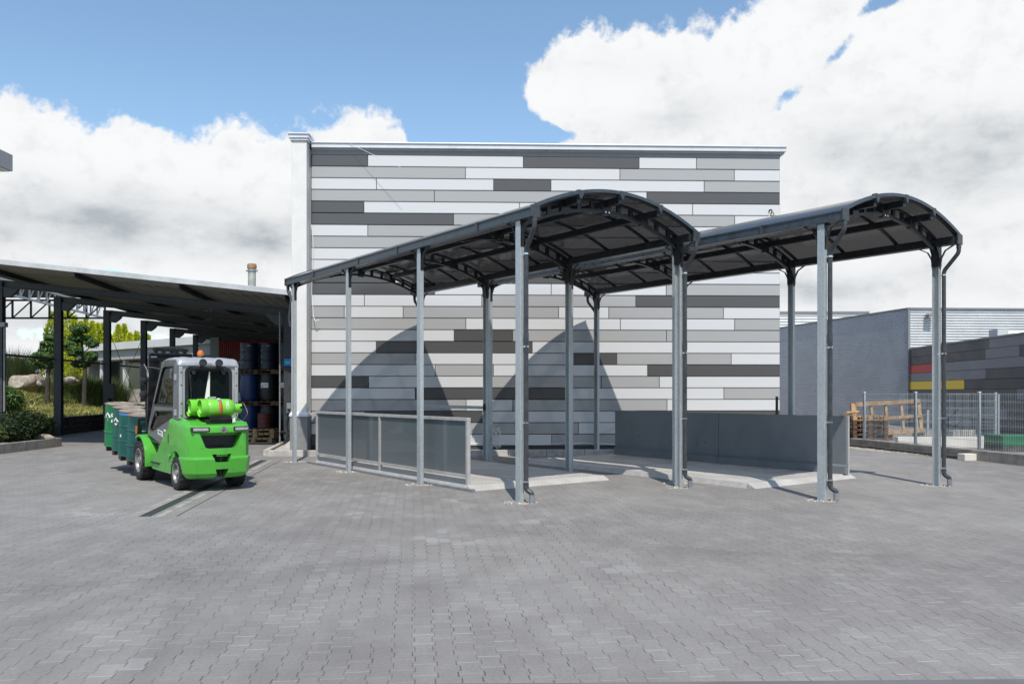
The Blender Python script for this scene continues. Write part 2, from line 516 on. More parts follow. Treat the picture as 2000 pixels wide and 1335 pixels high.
M['cable'] = mat('black_cable', (.012, .012, .012), .5)
M['lit'] = mat('fluorescent_tube', (.8, .8, .78), .4)
M['leaf_y'] = leafmat('golden_needles', (.30, .36, .02), (.78, .80, .07), 2.0, .45)
M['leaf_d'] = leafmat('dark_needles', (.006, .014, .005), (.026, .05, .012), 3.0, .1)
M['leaf_n'] = leafmat('pine_needles', (.028, .065, .018), (.11, .20, .05), 3.0, .25)
M['leaf_c'] = leafmat('variegated_leaves', (.095, .14, .025), (.56, .53, .19), 1.6, .35)
M['leaf_g'] = leafmat('tall_grass_blades', (.17, .21, .07), (.42, .44, .19), 1.2, .35)
M['leaf_m'] = leafmat('mid_green_blades', (.055, .095, .032), (.14, .19, .06), 1.2, .25)


# ------------------------------------------------------------------ mesh helpers
class MB:
    def __init__(s):
        s.v, s.f, s.mi, s.mats = [], [], [], []

    def mid(s, m):
        if m not in s.mats:
            s.mats.append(m)
        return s.mats.index(m)

    def add(s, vs, fs, m=None, T=None):
        o = len(s.v)
        if T is not None:
            vs = [T @ Vector(q) for q in vs]
        s.v += [tuple(q) for q in vs]
        s.f += [tuple(i + o for i in f) for f in fs]
        s.mi += [s.mid(m) if m else 0] * len(fs)
        return s

    def box(s, x0, y0, z0, x1, y1, z1, m=None, T=None):
        vs = [(x, y, z) for z in (z0, z1) for y in (y0, y1) for x in (x0, x1)]
        return s.add(vs, [(0, 2, 3, 1), (4, 5, 7, 6), (0, 1, 5, 4), (2, 6, 7, 3), (0, 4, 6, 2), (1, 3, 7, 5)], m, T)

    def bar(s, a, b, wd, hg, m=None, up=(0, 0, 1)):
        """box beam from a to b, wd wide and hg high"""
        a, b = Vector(a), Vector(b)
        d = (b - a).normalized()
        u = Vector(up)
        if abs(d.dot(u)) > .99:
            u = Vector((0, 1, 0))
        r = d.cross(u).normalized()
        u = r.cross(d).normalized()
        vs = []
        for p in (a, b):
            for i, j in ((-1, -1), (1, -1), (1, 1), (-1, 1)):
                vs.append(p + r * (i * wd / 2) + u * (j * hg / 2))
        return s.add(vs, [(3, 2, 1, 0), (4, 5, 6, 7), (0, 1, 5, 4), (1, 2, 6, 5), (2, 3, 7, 6), (3, 0, 4, 7)], m)

    def tube(s, pts, r, n=10, m=None, cap=True):
        pts = [Vector(p) for p in pts]
        rs = r if isinstance(r, (list, tuple)) else [r] * len(pts)
        vs, fs = [], []
        pr = None
        for i, p in enumerate(pts):
            d = ((pts[i + 1] - p) if i == 0 else (p - pts[i - 1]) if i == len(pts) - 1 else (pts[i + 1] - p).normalized() + (p - pts[i - 1]).normalized()).normalized()
            if pr is None:
                pr = d.cross(Vector((0, 0, 1)) if abs(d.z) < .9 else Vector((1, 0, 0))).normalized()
            else:
                pr = (pr - d * pr.dot(d)).normalized()
            q = d.cross(pr)
            for k in range(n):
                a = 2 * PI * k / n
                vs.append(p + (pr * math.cos(a) + q * math.sin(a)) * rs[i])
        for i in range(len(pts) - 1):
            for k in range(n):
                fs.append((i * n + k, i * n + (k + 1) % n, (i + 1) * n + (k + 1) % n, (i + 1) * n + k))
        if cap:
            fs.append(tuple(range(n - 1, -1, -1)))
            fs.append(tuple((len(pts) - 1) * n + k for k in range(n)))
        return s.add(vs, fs, m)

    def lathe(s, prof, n=24, m=None, T=None):
        """(radius, z) profile turned about local z"""
        vs, fs = [], []
        for r, z in prof:
            for k in range(n):
                a = 2 * PI * k / n
                vs.append((max(r, 1e-4) * math.cos(a), max(r, 1e-4) * math.sin(a), z))
        for i in range(len(prof) - 1):
            for k in range(n):
                fs.append((i * n + k, i * n + (k + 1) % n, (i + 1) * n + (k + 1) % n, (i + 1) * n + k))
        if prof[0] != prof[-1]:
            fs.append(tuple(range(n - 1, -1, -1)))
            fs.append(tuple((len(prof) - 1) * n + k for k in range(n)))
        return s.add(vs, fs, m, T)

    def plate(s, outer, holes, t0, t1, T=None, m=None):
        """flat polygon with holes, given thickness t0..t1 along local z"""
        loops = [outer] + list(holes)
        flat = [p for l in loops for p in l]
        tri = tessellate_polygon([[Vector((x, y, 0)) for x, y in l] for l in loops])
        n = len(flat)
        vs = [(x, y, t0) for x, y in flat] + [(x, y, t1) for x, y in flat]
        fs = [tuple(t) for t in tri] + [tuple(i + n for i in reversed(t)) for t in tri]
        o = 0
        for l in loops:
            k = len(l)
            for i in range(k):
                j = (i + 1) % k
                fs.append((o + i, o + j, o + j + n, o + i + n))
            o += k
        return s.add(vs, fs, m, T)

    def loft(s, secs, m=None, T=None, cap=True):
        n = len(secs[0])
        vs = [p for q in secs for p in q]
        fs = []
        for i in range(len(secs) - 1):
            for k in range(n):
                fs.append((i * n + k, i * n + (k + 1) % n, (i + 1) * n + (k + 1) % n, (i + 1) * n + k))
        if cap:
            fs.append(tuple(range(n - 1, -1, -1)))
            fs.append(tuple((len(secs) - 1) * n + k for k in range(n)))
        return s.add(vs, fs, m, T)

    def build(s, name, m=None, parent=None, bevel=0.0, smooth=35, fix=True, seg=2):
        me = bpy.data.meshes.new(name)
        me.from_pydata(s.v, [], s.f)
        if s.mats:
            for q in s.mats:
                me.materials.append(M[q])
            me.polygons.foreach_set('material_index', s.mi)
        else:
            me.materials.append(M[m])
        if fix:
            b = bmesh.new()
            b.from_mesh(me)
            bmesh.ops.recalc_face_normals(b, faces=b.faces)
            b.to_mesh(me)
            b.free()
        me.polygons.foreach_set('use_smooth', [bool(smooth)] * len(me.polygons))
        if smooth:
            me.set_sharp_from_angle(angle=R(smooth))
        o = bpy.data.objects.new(name, me)
        COL.objects.link(o)
        if parent is not None:
            o.parent = parent
        if bevel:
            bv = o.modifiers.new('bevel', 'BEVEL')
            bv.width = bevel
            bv.segments = seg
            bv.limit_method = 'ANGLE'
            bv.angle_limit = R(40)
            bv.harden_normals = False
        return o


def tag(o, label=None, cat=None, group=None, kind=None):
    if label:
        o['label'] = label
    if cat:
        o['category'] = cat
    if group:
        o['group'] = group
    if kind:
        o['kind'] = kind
    return o


def thing(name, label, cat, loc=(0, 0, 0), rotz=0.0, group=None):
    o = bpy.data.objects.new(name, None)
    COL.objects.link(o)
    o.empty_display_size = .3
    o.location = loc
    o.rotation_euler = (0, 0, rotz)
    return tag(o, label, cat, group)


def kids(o):
    return [c for c in bpy.data.objects if c.parent == o]


def dup(o, parent=None):
    c = o.copy()
    COL.objects.link(c)
    if parent is not None:
        c.parent = parent
    for k in kids(o):
        dup(k, c)
    return c


def G(x, y, z=0.0):
    """ground point (height z) seen at photograph pixel x, y"""
    Y = (H - z) * F / (y - HY)
    return Vector(((x - 1000) * Y / F, Y, z))


def P(x, y, Y):
    """point at distance Y seen at photograph pixel x, y"""
    return Vector(((x - 1000) * Y / F, Y, H + (HY - y) * Y / F))


def arc(cx, cy, r, a0, a1, n):
    return [(cx + r * math.cos(R(a0 + (a1 - a0) * i / n)), cy + r * math.sin(R(a0 + (a1 - a0) * i / n))) for i in range(n + 1)]


def bend(pts, r=.06, n=4):
    """round the corners of a polyline"""
    pts = [Vector(p) for p in pts]
    o = [pts[0]]
    for i in range(1, len(pts) - 1):
        a, b, c = pts[i - 1], pts[i], pts[i + 1]
        k = min(r, (a - b).length * .45, (c - b).length * .45)
        p, q = b + (a - b).normalized() * k, b + (c - b).normalized() * k
        for j in range(n + 1):
            t = j / n
            o.append(p * (1 - t) ** 2 + b * 2 * t * (1 - t) + q * t * t)
    o.append(pts[-1])
    return o


# ------------------------------------------------------------------ ground
g = MB().box(-900, -300, -.3, 900, 2500, -.03).build('ground', 'asphalt', smooth=0)
tag(g, kind='structure')
g = MB().add([(-34, -8, 0), (34, -8, 0), (34, 62, 0), (-34, 62, 0)], [(0, 1, 2, 3)]).build('paved_yard', 'paver', smooth=0)
tag(g, kind='structure')

# unseen dark bank behind the camera, added to dim wall reflections and shade
b = MB()
n = 40
rh = random.Random(9)
tops = [7 + rh.uniform(0, 5) for _ in range(n + 1)]
secs = []
for i in range(n + 1):
    x, y = -170 + 340 * i / n, -48 - 10 * math.sin(i * .5)
    secs.append([(x, y + 8, -.05), (x, y + 2, tops[i] * .8), (x, y - 4, tops[i]), (x, y - 30, tops[i]), (x, y - 40, -.05)])
tag(b.loft(secs).build('unseen_dark_screen', 'bank', smooth=60), kind='structure')

# drain set flush in the paving: frame strips, grate, side slot
dd = (G(500, 905) - G(285, 1006))
dd.z = 0
dn = dd.normalized()
d0 = G(284, 1008)
dx = Vector((dn.y, -dn.x, 0))
ea, eb = G(925, 1335), G(2000, 1326)
ed = (eb - ea).normalized()
eo = Vector((ed.y, -ed.x, 0)) * .4
g = MB().add([ea - ed * 6 + Vector((0, 0, .004)), eb + ed * 4 + Vector((0, 0, .004)), eb + ed * 4 + eo + Vector((0, 0, .004)), ea - ed * 6 + eo + Vector((0, 0, .004))], [(0, 1, 2, 3)]).build('border_strip', 'asphalt', smooth=0)
tag(g, kind='structure')
drain = thing('drainage_channel', 'long narrow drain with dark grate crossing the paving under the forklift', 'drain', d0, math.atan2(dn.y, dn.x))
Ld = dd.length + 1.2
b = MB()
for k in range(int(Ld / .5)):
    b.box(k * .5 + .004, -.075, -.01, k * .5 + .496, .075, .004)
b.build('grate', 'grate', drain, smooth=0)
b = MB()
for s in (-1, 1):
    b.box(-.01, s * .092 - .014, -.02, Ld, s * .092 + .014, .007)
b.build('channel_frame', 'galvd', drain, smooth=0)
b = MB()
for s in (-1, 1):
    b.box(-.05, s * .17 - .055, -.02, Ld, s * .17 + .055, .003)
b.build('bedding_strip', 'concrete_d', drain, smooth=0)
b = MB().box(-.02, -.40, -.02, Ld, -.385, .003).build('slot', 'ink', drain, smooth=0)

# ------------------------------------------------------------------ main building (front wall almost square to the camera)
WZ = 22.0
W0 = Vector(((608 - 1000) / F * WZ, WZ, 0))
WA = math.atan2(.4, 12.48)
bld = thing('clad_building', 'tall flat-roofed building clad in white, silver and dark grey horizontal panels', 'building', W0, WA)


def wu(px):
    k = (px - 1000) / F
    return (k * W0.y - W0.x) / (math.cos(WA) - k * math.sin(WA))


ROWH = .3072
rows = [
    [(718.5, 'D'), (1022, 'W'), (1248, 'D'), (1360, 'W'), (1523, 'L')],
    [(909, 'L'), (1210.5, 'W'), (1433.8, 'L'), (1523, 'W')],
    [(735.5, 'W'), (964, 'W'), (1076, 'D'), (1375, 'W'), (1523, 'L')],
    [(848.5, 'L'), (1150, 'L'), (1263, 'W'), (1523, 'D')],
    [(711, 'D'), (1014.5, 'W'), (1352.5, 'W'), (1523, 'W')],
    [(886, 'D'), (1110, 'L'), (1434.5, 'L'), (1523, 'W')],
    [(718.5, 'W'), (1050, 'L'), (1523, 'W')],
    [(1100, 'L'), (1400, 'W'), (1523, 'L')],
    [(1000, 'W'), (1300, 'L'), (1523, 'W')],
    [(800, 'W'), (1200, 'L'), (1523, 'W')],
    [(772, 'D'), (1000, 'W'), (1120, 'D'), (1523, 'W')],
    [(849, 'D'), (1076.5, 'W'), (1301, 'W'), (1523, 'L')],
    [(712, 'W'), (941, 'W'), (1241.5, 'L'), (1523, 'D')],
    [(672.5, 'L'), (787.5, 'W'), (1090.8, 'L'), (1188.8, 'W'), (1412.5, 'L'), (1523, 'W')],
    [(909.8, 'L'), (1211.5, 'W'), (1434.5, 'W'), (1523, 'L')],
    [(887, 'W'), (1001.5, 'D'), (1301.5, 'L'), (1523, 'L')],
    [(735, 'W'), (1039.5, 'D'), (1339, 'W'), (1523, 'W')],
    [(811, 'L'), (1112, 'W'), (1204.5, 'D'), (1427.8, 'L'), (1523, 'W')],
    [(850, 'W'), (963.5, 'L'), (1264.5, 'W'), (1523, 'D')],
    [(720, 'D'), (950, 'W'), (1174.5, 'L'), (1287.5, 'L'), (1523, 'W')],
    [(811, 'W'), (1107, 'D'), (1413.5, 'W'), (1523, 'L')],
    [(910.5, 'L'), (1001.5, 'W'), (1302.5, 'L'), (1523, 'W')],
    [(712, 'L'), (942, 'D'), (1242, 'W'), (1523, 'D')],
    [(850, 'W'), (1129.5, 'L'), (1400, 'W'), (1523, 'L')],
    [(640, 'D'), (1077.5, 'W'), (1300, 'L'), (1523, 'W')]]
PM = dict(W='white_panel', L='silver_panel', D='dark_panel')
WU1 = wu(1523)
b = MB()
for i, rw in enumerate(rows):
    zt = 7.552 + ROWH * (1 - i)
    u = 0.0
    for px, k in rw:
        u1 = wu(px)
        # bevelled cassette: face proud of a dark joint
        j, e = .011, .014
        x0, x1, z0, z1 = u + j * .6, u1 - j * .6, zt - ROWH + j, zt - j * .2
        vs = [(x0, 0, z0), (x1, 0, z0), (x1, 0, z1), (x0, 0, z1), (x0 + .004, -.02, z0 + e), (x1 - .004, -.02, z0 + e), (x1 - .004, -.02, z1 - .005), (x0 + .004, -.02, z1 - .005)]
        b.add(vs, [(4, 5, 6, 7), (0, 1, 5, 4), (1, 2, 6, 5), (2, 3, 7, 6), (3, 0, 4, 7)], PM[k])
        u = u1
b.build('wall_cladding', None, bld, smooth=0)
ZB = 7.552 - 24 * ROWH
b = MB()
b.box(-.3, .002, 0, WU1, .35, 8.0, 'seam')
b.box(-.3, .35, 0, 0, 34, 8.0, 'plinth')
b.box(WU1 - .3, .35, 0, WU1, 34, 8.0, 'plinth')
b.box(0, 33.7, 0, WU1 - .3, 34, 8.0, 'plinth')
b.box(-.2, .36, 7.6, WU1 - .1, 33.9, 7.95, 'plinth')
b.build('wall', None, bld, smooth=0)
MB().box(0, -.014, 7.866, WU1, .001, 7.99).build('eaves_trim', 'trim', bld, smooth=0)
MB().box(0, -.03, .0, WU1, .001, ZB - .02).build('base_rail', 'seam', bld, smooth=0)
b = MB()
b.box(.02, -.13, 8.02, WU1 + .13, .4, 8.13)
b.box(.02, -.16, 8.13, WU1 + .14, .42, 8.165)
b.box(.02, -.02, 7.99, WU1 + .12, .4, 8.02)
b.build('coping', 'coping', bld, .006, smooth=0)
# pilaster at the left corner
pu0, pu1 = wu(575) + .02, wu(605.5)
b = MB().box(pu0, -.42, 1.06, pu1, .3, 8.1)
pil = b.build('pilaster', 'render', bld, .01, smooth=0)
MB().box(pu0 - .035, -.455, .05, pu1 + .03, .3, .98).build('pilaster_plinth', 'plinth', pil, .006, smooth=0)
b = MB()
b.box(pu0 - .05, -.475, .98, pu1 + .05, .3, 1.03)
b.add([(pu0 - .05, -.475, 1.03), (pu1 + .05, -.475, 1.03), (pu1 + .05, .3, 1.03), (pu0 - .05, .3, 1.03), (pu0 - .002, -.423, 1.10), (pu1 + .002, -.423, 1.10), (pu1 + .002, .3, 1.10), (pu0 - .002, .3, 1.10)],
      [(0, 1, 5, 4), (1, 2, 6, 5), (2, 3, 7, 6), (3, 0, 4, 7), (4, 5, 6, 7)])
b.build('ledge', 'coping', pil, 0, smooth=0)
b = MB()
b.box(pu0 - .03, -.46, 8.1, pu1 + .04, .4, 8.16)
b.box(pu0 - .06, -.49, 8.16, pu1 + .06, .42, 8.25)
b.box(pu0 - .085, -.52, 8.25, pu1 + .085, .43, 8.285)
b.build('cap', 'coping', pil, .006, smooth=0)
# corner strip between pilaster and wall
MB().box(pu1 + .004, -.05, 1.1, .0, .0, 7.98).build('corner_strip', 'trim', bld, smooth=0)
# lightning rod leaning out from the roof edge
ro = P(783, 327, 21.42)
rb = P(683, 281, 21.9)
M4 = Matrix.Translation(W0) @ Matrix.Rotation(WA, 4, 'Z')
iv = M4.inverted()
MB().tube([iv @ rb, iv @ ro], .006, 6).build('lightning_rod', 'coping', bld)
# cable outlet beside the roof edge on the right
b = MB()
cz = H + (HY - 412) * 22.35 / F
cu = wu(1504)
b.lathe([(.0, .0), (.05, .0), (.05, .03), (.0, .03)], 14, 'black', Matrix.Translation((cu, -.02, cz)) @ Matrix.Rotation(R(90), 4, 'X'))
b.tube(bend([(cu, -.04, cz), (cu - .03, -.09, cz - .05), (cu - .07, -.06, cz - .22), (cu - .1, -.06, cz - .5)], .05), .012, 6, 'white')
b.tube(bend([(cu, -.04, cz), (cu + .05, -.1, cz - .04), (cu + .1, -.08, cz - .2), (cu + .13, -.05, cz - .13), (cu + .16, -.06, cz - .3)], .05), .014, 6, 'wood')
b.build('cable_outlet', None, bld)
# loose white cable hanging by the pilaster
uc = .03
b = MB()
b.tube(bend([(uc - .02, -.05, 5.9 + .1), (uc + .03, -.07, 5.6), (uc + .04, -.06, 5.2), (uc, -.04, 4.7), (uc - .01, -.05, 4.2), (uc + .06, -.12, 3.55), (uc + .12, -.2, 3.45), (uc + .2, -.16, 3.5)], .12), .009, 6)
b.build('loose_cable', 'hose', bld)

# ------------------------------------------------------------------ kerbed gravel bed along the wall
k0, k1 = G(517, 891), G(607, 893)
k1.y = k0.y + .03
ka = Vector((k0.x, k0.y + .05, 0))
kb = Vector((-3.0, 20.85, 0))
kc = Vector((8.6, 21.75, 0))
ke = Vector((-6.75, 24.6, 0))
bed = thing('kerbed_gravel_bed', 'pale concrete kerb with gravel bed along the foot of the clad building', 'kerb')
b = MB()


def kerb_run(b, a, c, wd, hg, step=1.0, z0=-.02):
    d = (c - a)
    n = max(1, round(d.length / step))
    for i in range(n):
        p, q = a + d * (i / n), a + d * ((i + 1) / n)
        e = d.normalized() * .004
        b.bar((p + e) + Vector((0, 0, (hg + z0) / 2)), (q - e) + Vector((0, 0, (hg + z0) / 2)), wd, hg - z0)


kerb_run(b, ka + Vector((.05, .1, 0)), kb, .12, .15)
kerb_run(b, kb + Vector((.004, 0, 0)), kc, .12, .15)
kerb_run(b, ka + Vector((-.04, .16, 0)), ke, .12, .15)
b.build('kerb_stone', 'concrete', bed, .012, smooth=0)
b = MB().add([(ka.x + .05, ka.y + .15, .09), (kb.x, kb.y + .06, .09), (kc.x, kc.y + .06, .09), (kc.x, kc.y + 1, .09), (-5.2, 22.2, .09), (-6.0, 24.6, .1), (ke.x + .06, ke.y, .09)], [(0, 1, 2, 3, 4, 5, 6)])
b.build('gravel_fill', 'gravel', bed, smooth=0)
b = MB()
b.lathe([(.62, .0), (.5, .12), (.3, .22), (.1, .28), (0, .29)], 20)
b.v = [(x + random.uniform(-.03, .03), y + random.uniform(-.03, .03), z + random.uniform(-.01, .02)) for x, y, z in b.v]
hp = b.build('gravel_heap', 'gravel', None)
hp.location = (-6.0, 22.75, .08)
hp.scale = (.42, .55, .7)
tag(hp, 'low heap of tan gravel inside the kerb beside the dark shed post', 'gravel heap')

# ------------------------------------------------------------------ far ground sheets
MB().add([(-900, 62.0, -.012), (900, 62, -.012), (900, 2400, -.012), (-900, 2400, -.012)], [(0, 1, 2, 3)]).build('far_ground', 'concrete_d', smooth=0)['kind'] = 'structure'

# ------------------------------------------------------------------ two arched canopies
CO = Vector((.112, 12.13, 0))
CA = math.atan2(.5874, .8093)
CR = Vector((math.cos(CA), math.sin(CA), 0))
CD = Vector((-math.sin(CA), math.cos(CA), 0))
BAY, NB = 2.9, 4
VF, VB = -.37, 2.9 * 3 + .37
ZE, RISE = 4.22, .43
base_spots = []


def canopy(u0, v0, wid, label, rear_pipes):
    loc = CO + CR * u0 + CD * v0
    t = thing('arched_canopy', label, 'canopy', loc, CA, 'arched canopies on steel posts')
    c = wid / 2
    hw = c + .06

    def zr(u, rise=RISE, ze=ZE):
        return ze + rise * (1 - ((u - c) / hw) ** 2)

    # roof sheet
    n = 24
    secs = []
    for v in (VF, VB):
        top = [(c - hw + 2 * hw * i / n, v, zr(c - hw + 2 * hw * i / n) + .012) for i in range(n + 1)]
        bot = [(x, y, z - .014) for x, y, z in reversed(top)]
        secs.append(top + bot)
    MB().loft(secs).build('roof_sheet', 'poly', t, smooth=40)
    # glazing bars under and cover strips on the sheet
    for i in range(10):
        v = VF + .03 + (VB - VF - .06) * i / 9
        b = MB()
        for k in range(n):
            ua, ub = c - hw + .04 + (2 * hw - .08) * k / n, c - hw + .04 + (2 * hw - .08) * (k + 1) / n
            b.bar((ua, v, zr(ua) - .021), (ub, v, zr(ub) - .021), .045, .038)
        b.build('glazing_bar', 'anth', t, smooth=30)
    # edge trim at both gable ends
    for v in (VF - .012, VB + .012):
        b = MB()
        for k in range(n):
            ua, ub = c - hw + 2 * hw * k / n, c - hw + 2 * hw * (k + 1) / n
            b.bar((ua, v, zr(ua) + .004), (ub, v, zr(ub) + .004), .022, .05)
        b.build('edge_trim', 'gutter', t, smooth=30)
    # purlins
    for q in (.25, .5, .75):
        u = wid * q
        pb = MB().box(u - .035, VF + .02, zr(u) - .15, u + .035, VB - .02, zr(u) - .042).build('purlin', 'anth', t, .004, smooth=0)
        MB().add([(u - .05, VF - .03, zr(u) + .035), (u + .05, VF - .03, zr(u) + .035), (u + .05, VF - .03, zr(u) - .03), (u + .012, VF - .03, zr(u) - .10), (u - .012, VF - .03, zr(u) - .10), (u - .05, VF - .03, zr(u) - .03),
                  (u - .05, VF + .05, zr(u) + .035), (u + .05, VF + .05, zr(u) + .035), (u + .05, VF + .05, zr(u) - .03), (u + .012, VF + .05, zr(u) - .10), (u - .012, VF + .05, zr(u) - .10), (u - .05, VF + .05, zr(u) - .03)],
                 [(5, 4, 3, 2, 1, 0), (6, 7, 8, 9, 10, 11)] + [(i, (i + 1) % 6, (i + 1) % 6 + 6, i + 6) for i in range(6)]).build('end_cap', 'pipe', pb, .006, smooth=0)
    # gutters double as eaves beams
    for s, ue in ((-1, -.01), (1, wid + .01)):
        b = MB()
        sec = [(-.055, .0), (.055, .0), (.055, .115), (.062, .122), (.062, .14), (.045, .14), (.045, .03), (-.045, .03), (-.045, .14), (-.068, .14), (-.068, .118), (-.055, .108)]
        b.loft([[(ue + (p if s < 0 else -p), v, ZE - .13 + q) for p, q in sec] for v in (VF - .02, VB + .02)])
        gt = b.build('gutter', 'gutter', t, .004, smooth=0)
        for v in (VF - .03, VB + .0):
            MB().box(ue - .078, v, ZE - .14, ue + .078, v + .03, ZE + .03).build('stop_end', 'pipe', gt, .006, smooth=0)
        b = MB()
        b.box(ue + s * -.14, VF + .02, ZE - .135, ue + s * -.058, VB - .02, ZE - .02)
        b.build('eaves_beam', 'anth', t, .004, smooth=0)
        if s < 0:
            for v in (1.0, 3.6, 5.2, 7.4):
                MB().box(ue - .075, v, ZE - .137, ue - .058, v + .05, ZE + .012).build('joint_sleeve', 'pipe', gt, smooth=0)
    # arched lattice trusses at each pair of posts
    for k in range(NB):
        v = BAY * k
        b = MB()
        m = 28

        def zl(u):
            return 4.03 + .40 * (1 - ((u - c) / (c - .05)) ** 2)
        for i in range(m):
            ua, ub = .07 + (wid - .14) * i / m, .07 + (wid - .14) * (i + 1) / m
            b.bar((ua, v, zl(ua)), (ub, v, zl(ub)), .06, .045)
            b.bar((ua, v, zr(ua) - .063), (ub, v, zr(ub) - .063), .06, .045)
        for q in (.08, .16, .335, .415, .585, .665, .84, .92):
            u = wid * q
            b.box(u - .035, v - .02, zl(u), u + .035, v + .02, zr(u) - .06)
        for q in (.25, .75):
            u = wid * q
            b.box(u - .08, v - .034, zl(u) - .02, u + .08, v + .034, zr(u) - .06)
        u = c
        vs = [(c - .11, zr(c) - .05), (c + .11, zr(c) - .05), (c + .11, zr(c) - .1), (c + .06, zl(c) - .05), (c - .06, zl(c) - .05), (c - .11, zr(c) - .1)]
        b.plate(vs, [], -.036, .036, Matrix.Translation((0, v, 0)) @ Matrix.Rotation(R(90), 4, 'X'))
        tr = b.build('truss', 'anth', t, smooth=30)
        for du in (-.035, .035):
            MB().lathe([(.0, .0), (.014, .0), (.014, .02), (.0, .02)], 8, None, Matrix.Translation((c + du, v - .036, zl(c) - .015)) @ Matrix.Rotation(R(90), 4, 'X')).build('bolt', 'chrome', tr)
    # posts: galvanised channels, web outwards
    for s, up in ((-1, 0.0), (1, wid)):
        for k in range(NB):
            v = BAY * k
            d = -s
            T = Matrix.Translation((up, v, 0))
            sec = [(0, -.06), (.068, -.06), (.068, -.049), (.008, -.049), (.008, .049), (.068, .049), (.068, .06), (0, .06)]
            ztop = ZE - .13
            b = MB()
            b.loft([[(d * (p - .034), q, z) for p, q in sec] for z in (-.05, ztop)], None, T)
            po = b.build('post', 'galv', t, .002, smooth=0)
            base_spots.append(loc + CR * up + CD * v)
            # knee brackets each way along the eaves
            b = MB()
            for e in (-1, 1):
                pts = [(0, e * .062, ztop - .36), (0, e * .085, ztop - .2), (0, e * .15, ztop - .08), (0, e * .30, ztop + .0)]
                pts = [Vector(p) + Vector((up, v, 0)) for p in pts]
                for i in range(3):
                    b.bar(pts[i], pts[i + 1], .04, .013, None, (0, e, 1))
                b.box(up - .03, v + e * .06 - .006, ztop - .38, up + .03, v + e * .06 + .008, ztop)
            # head plate reaching inwards to the truss
            vs = [(d * -.04, ztop + .02), (d * -.04, ztop - .3 if s > 0 else ztop - .06), (d * .04, ztop - .3 if s > 0 else ztop - .12), (d * .055, ztop - .12 if s > 0 else ztop - .06), (d * .17, ztop + .06), (d * .1, ztop + .10)]
            b.plate(vs, [], -.066, -.061, Matrix.Translation((up, v, 0)) @ Matrix.Rotation(R(90), 4, 'X'))
            b.plate(vs, [], .061, .066, Matrix.Translation((up, v, 0)) @ Matrix.Rotation(R(90), 4, 'X'))
            if s > 0:
                b.box(up - .045, v - .068, ztop - .34, up + .042, v + .068, ztop + .02)
            b.build('bracket', 'anth', po, smooth=0)
            # downpipes at the corners
            if (k == 0) or (k == NB - 1 and (s in rear_pipes)):
                e = -1 if k == 0 else 1
                vend = (VF if k == 0 else VB) - e * .0
                ug = up + s * .012
                pu, pv = up + .036, v + e * .108
                pts = bend([(ug, vend, ZE - .1), (ug, vend, ZE - .27), (pu, pv, ztop - .42), (pu, pv, .26)], .05)
                b = MB().tube(pts, .034, 12)
                dp = b.build('downpipe', 'pipe', po)
                pts = bend([(pu, pv, .275), (pu, pv, .20), (pu + .05, pv + e * .07, .145), (pu + .05, pv + e * .07, .10)], .04)
                MB().tube(pts, .036, 12).build('swan_neck', 'pipe', dp)
                MB().tube([(pu + .05, pv + e * .07, -.05), (pu + .05, pv + e * .07, .125)], .041, 12).build('ground_stub', 'stub', dp)
                for z in (.30, 1.35 - .2, 2.25, ztop - .50):
                    b = MB().tube([(pu, pv, z), (pu, pv, z + .022)], .041, 12)
                    b.box(pu - .012, min(pv, pv - e * .1), z, pu + .012, max(pv, pv - e * .1), z + .02)
                    b.build('pipe_clip', 'chrome', dp)
                for z0, z1, rr in ((2.32, 2.46, .039), (.22, .29, .040), (ZE - .2, ZE - .12, .039)):
                    q = (ug, vend) if z0 > 3 else (pu, pv)
                    MB().tube([(q[0], q[1], z0), (q[0], q[1], z1)], rr, 12).build('socket', 'pipe', dp)
    return t


can1 = canopy(0, 0, 3.34, 'arched smoked-glass canopy standing nearer the forklift, over the frosted screen', (-1, 1))
can2 = canopy(3.77, -2.44, 3.32, 'arched smoked-glass canopy farther right, over the solid slate barrier', (1,))

# chippings round the post feet
b = MB()
rnd = random.Random(3)
for q in base_spots:
    for i in range(80):
        a, rr = rnd.uniform(0, 2 * PI), math.sqrt(rnd.random()) * .23
        s = rnd.uniform(.007, .019)
        p = Vector((q.x + math.cos(a) * rr * 1.15, q.y + math.sin(a) * rr * .9, s * .3))
        T = Matrix.Translation(p) @ Matrix.Rotation(rnd.uniform(0, 6.3), 4, (rnd.random(), rnd.random(), rnd.random() + .1)) @ Matrix.Diagonal((s, s * rnd.uniform(.6, 1), s * .6, 1))
        b.add([(1, 0, 0), (-1, 0, 0), (0, 1, 0), (0, -1, 0), (0, 0, 1), (0, 0, -1)], [(0, 2, 4), (2, 1, 4), (1, 3, 4), (3, 0, 4), (2, 0, 5), (1, 2, 5), (3, 1, 5), (0, 3, 5)], None, T)
tag(b.build('chippings', 'chip', None, smooth=0), 'pale stone chippings packed round the feet of the canopy posts', 'chippings', None, 'stuff')


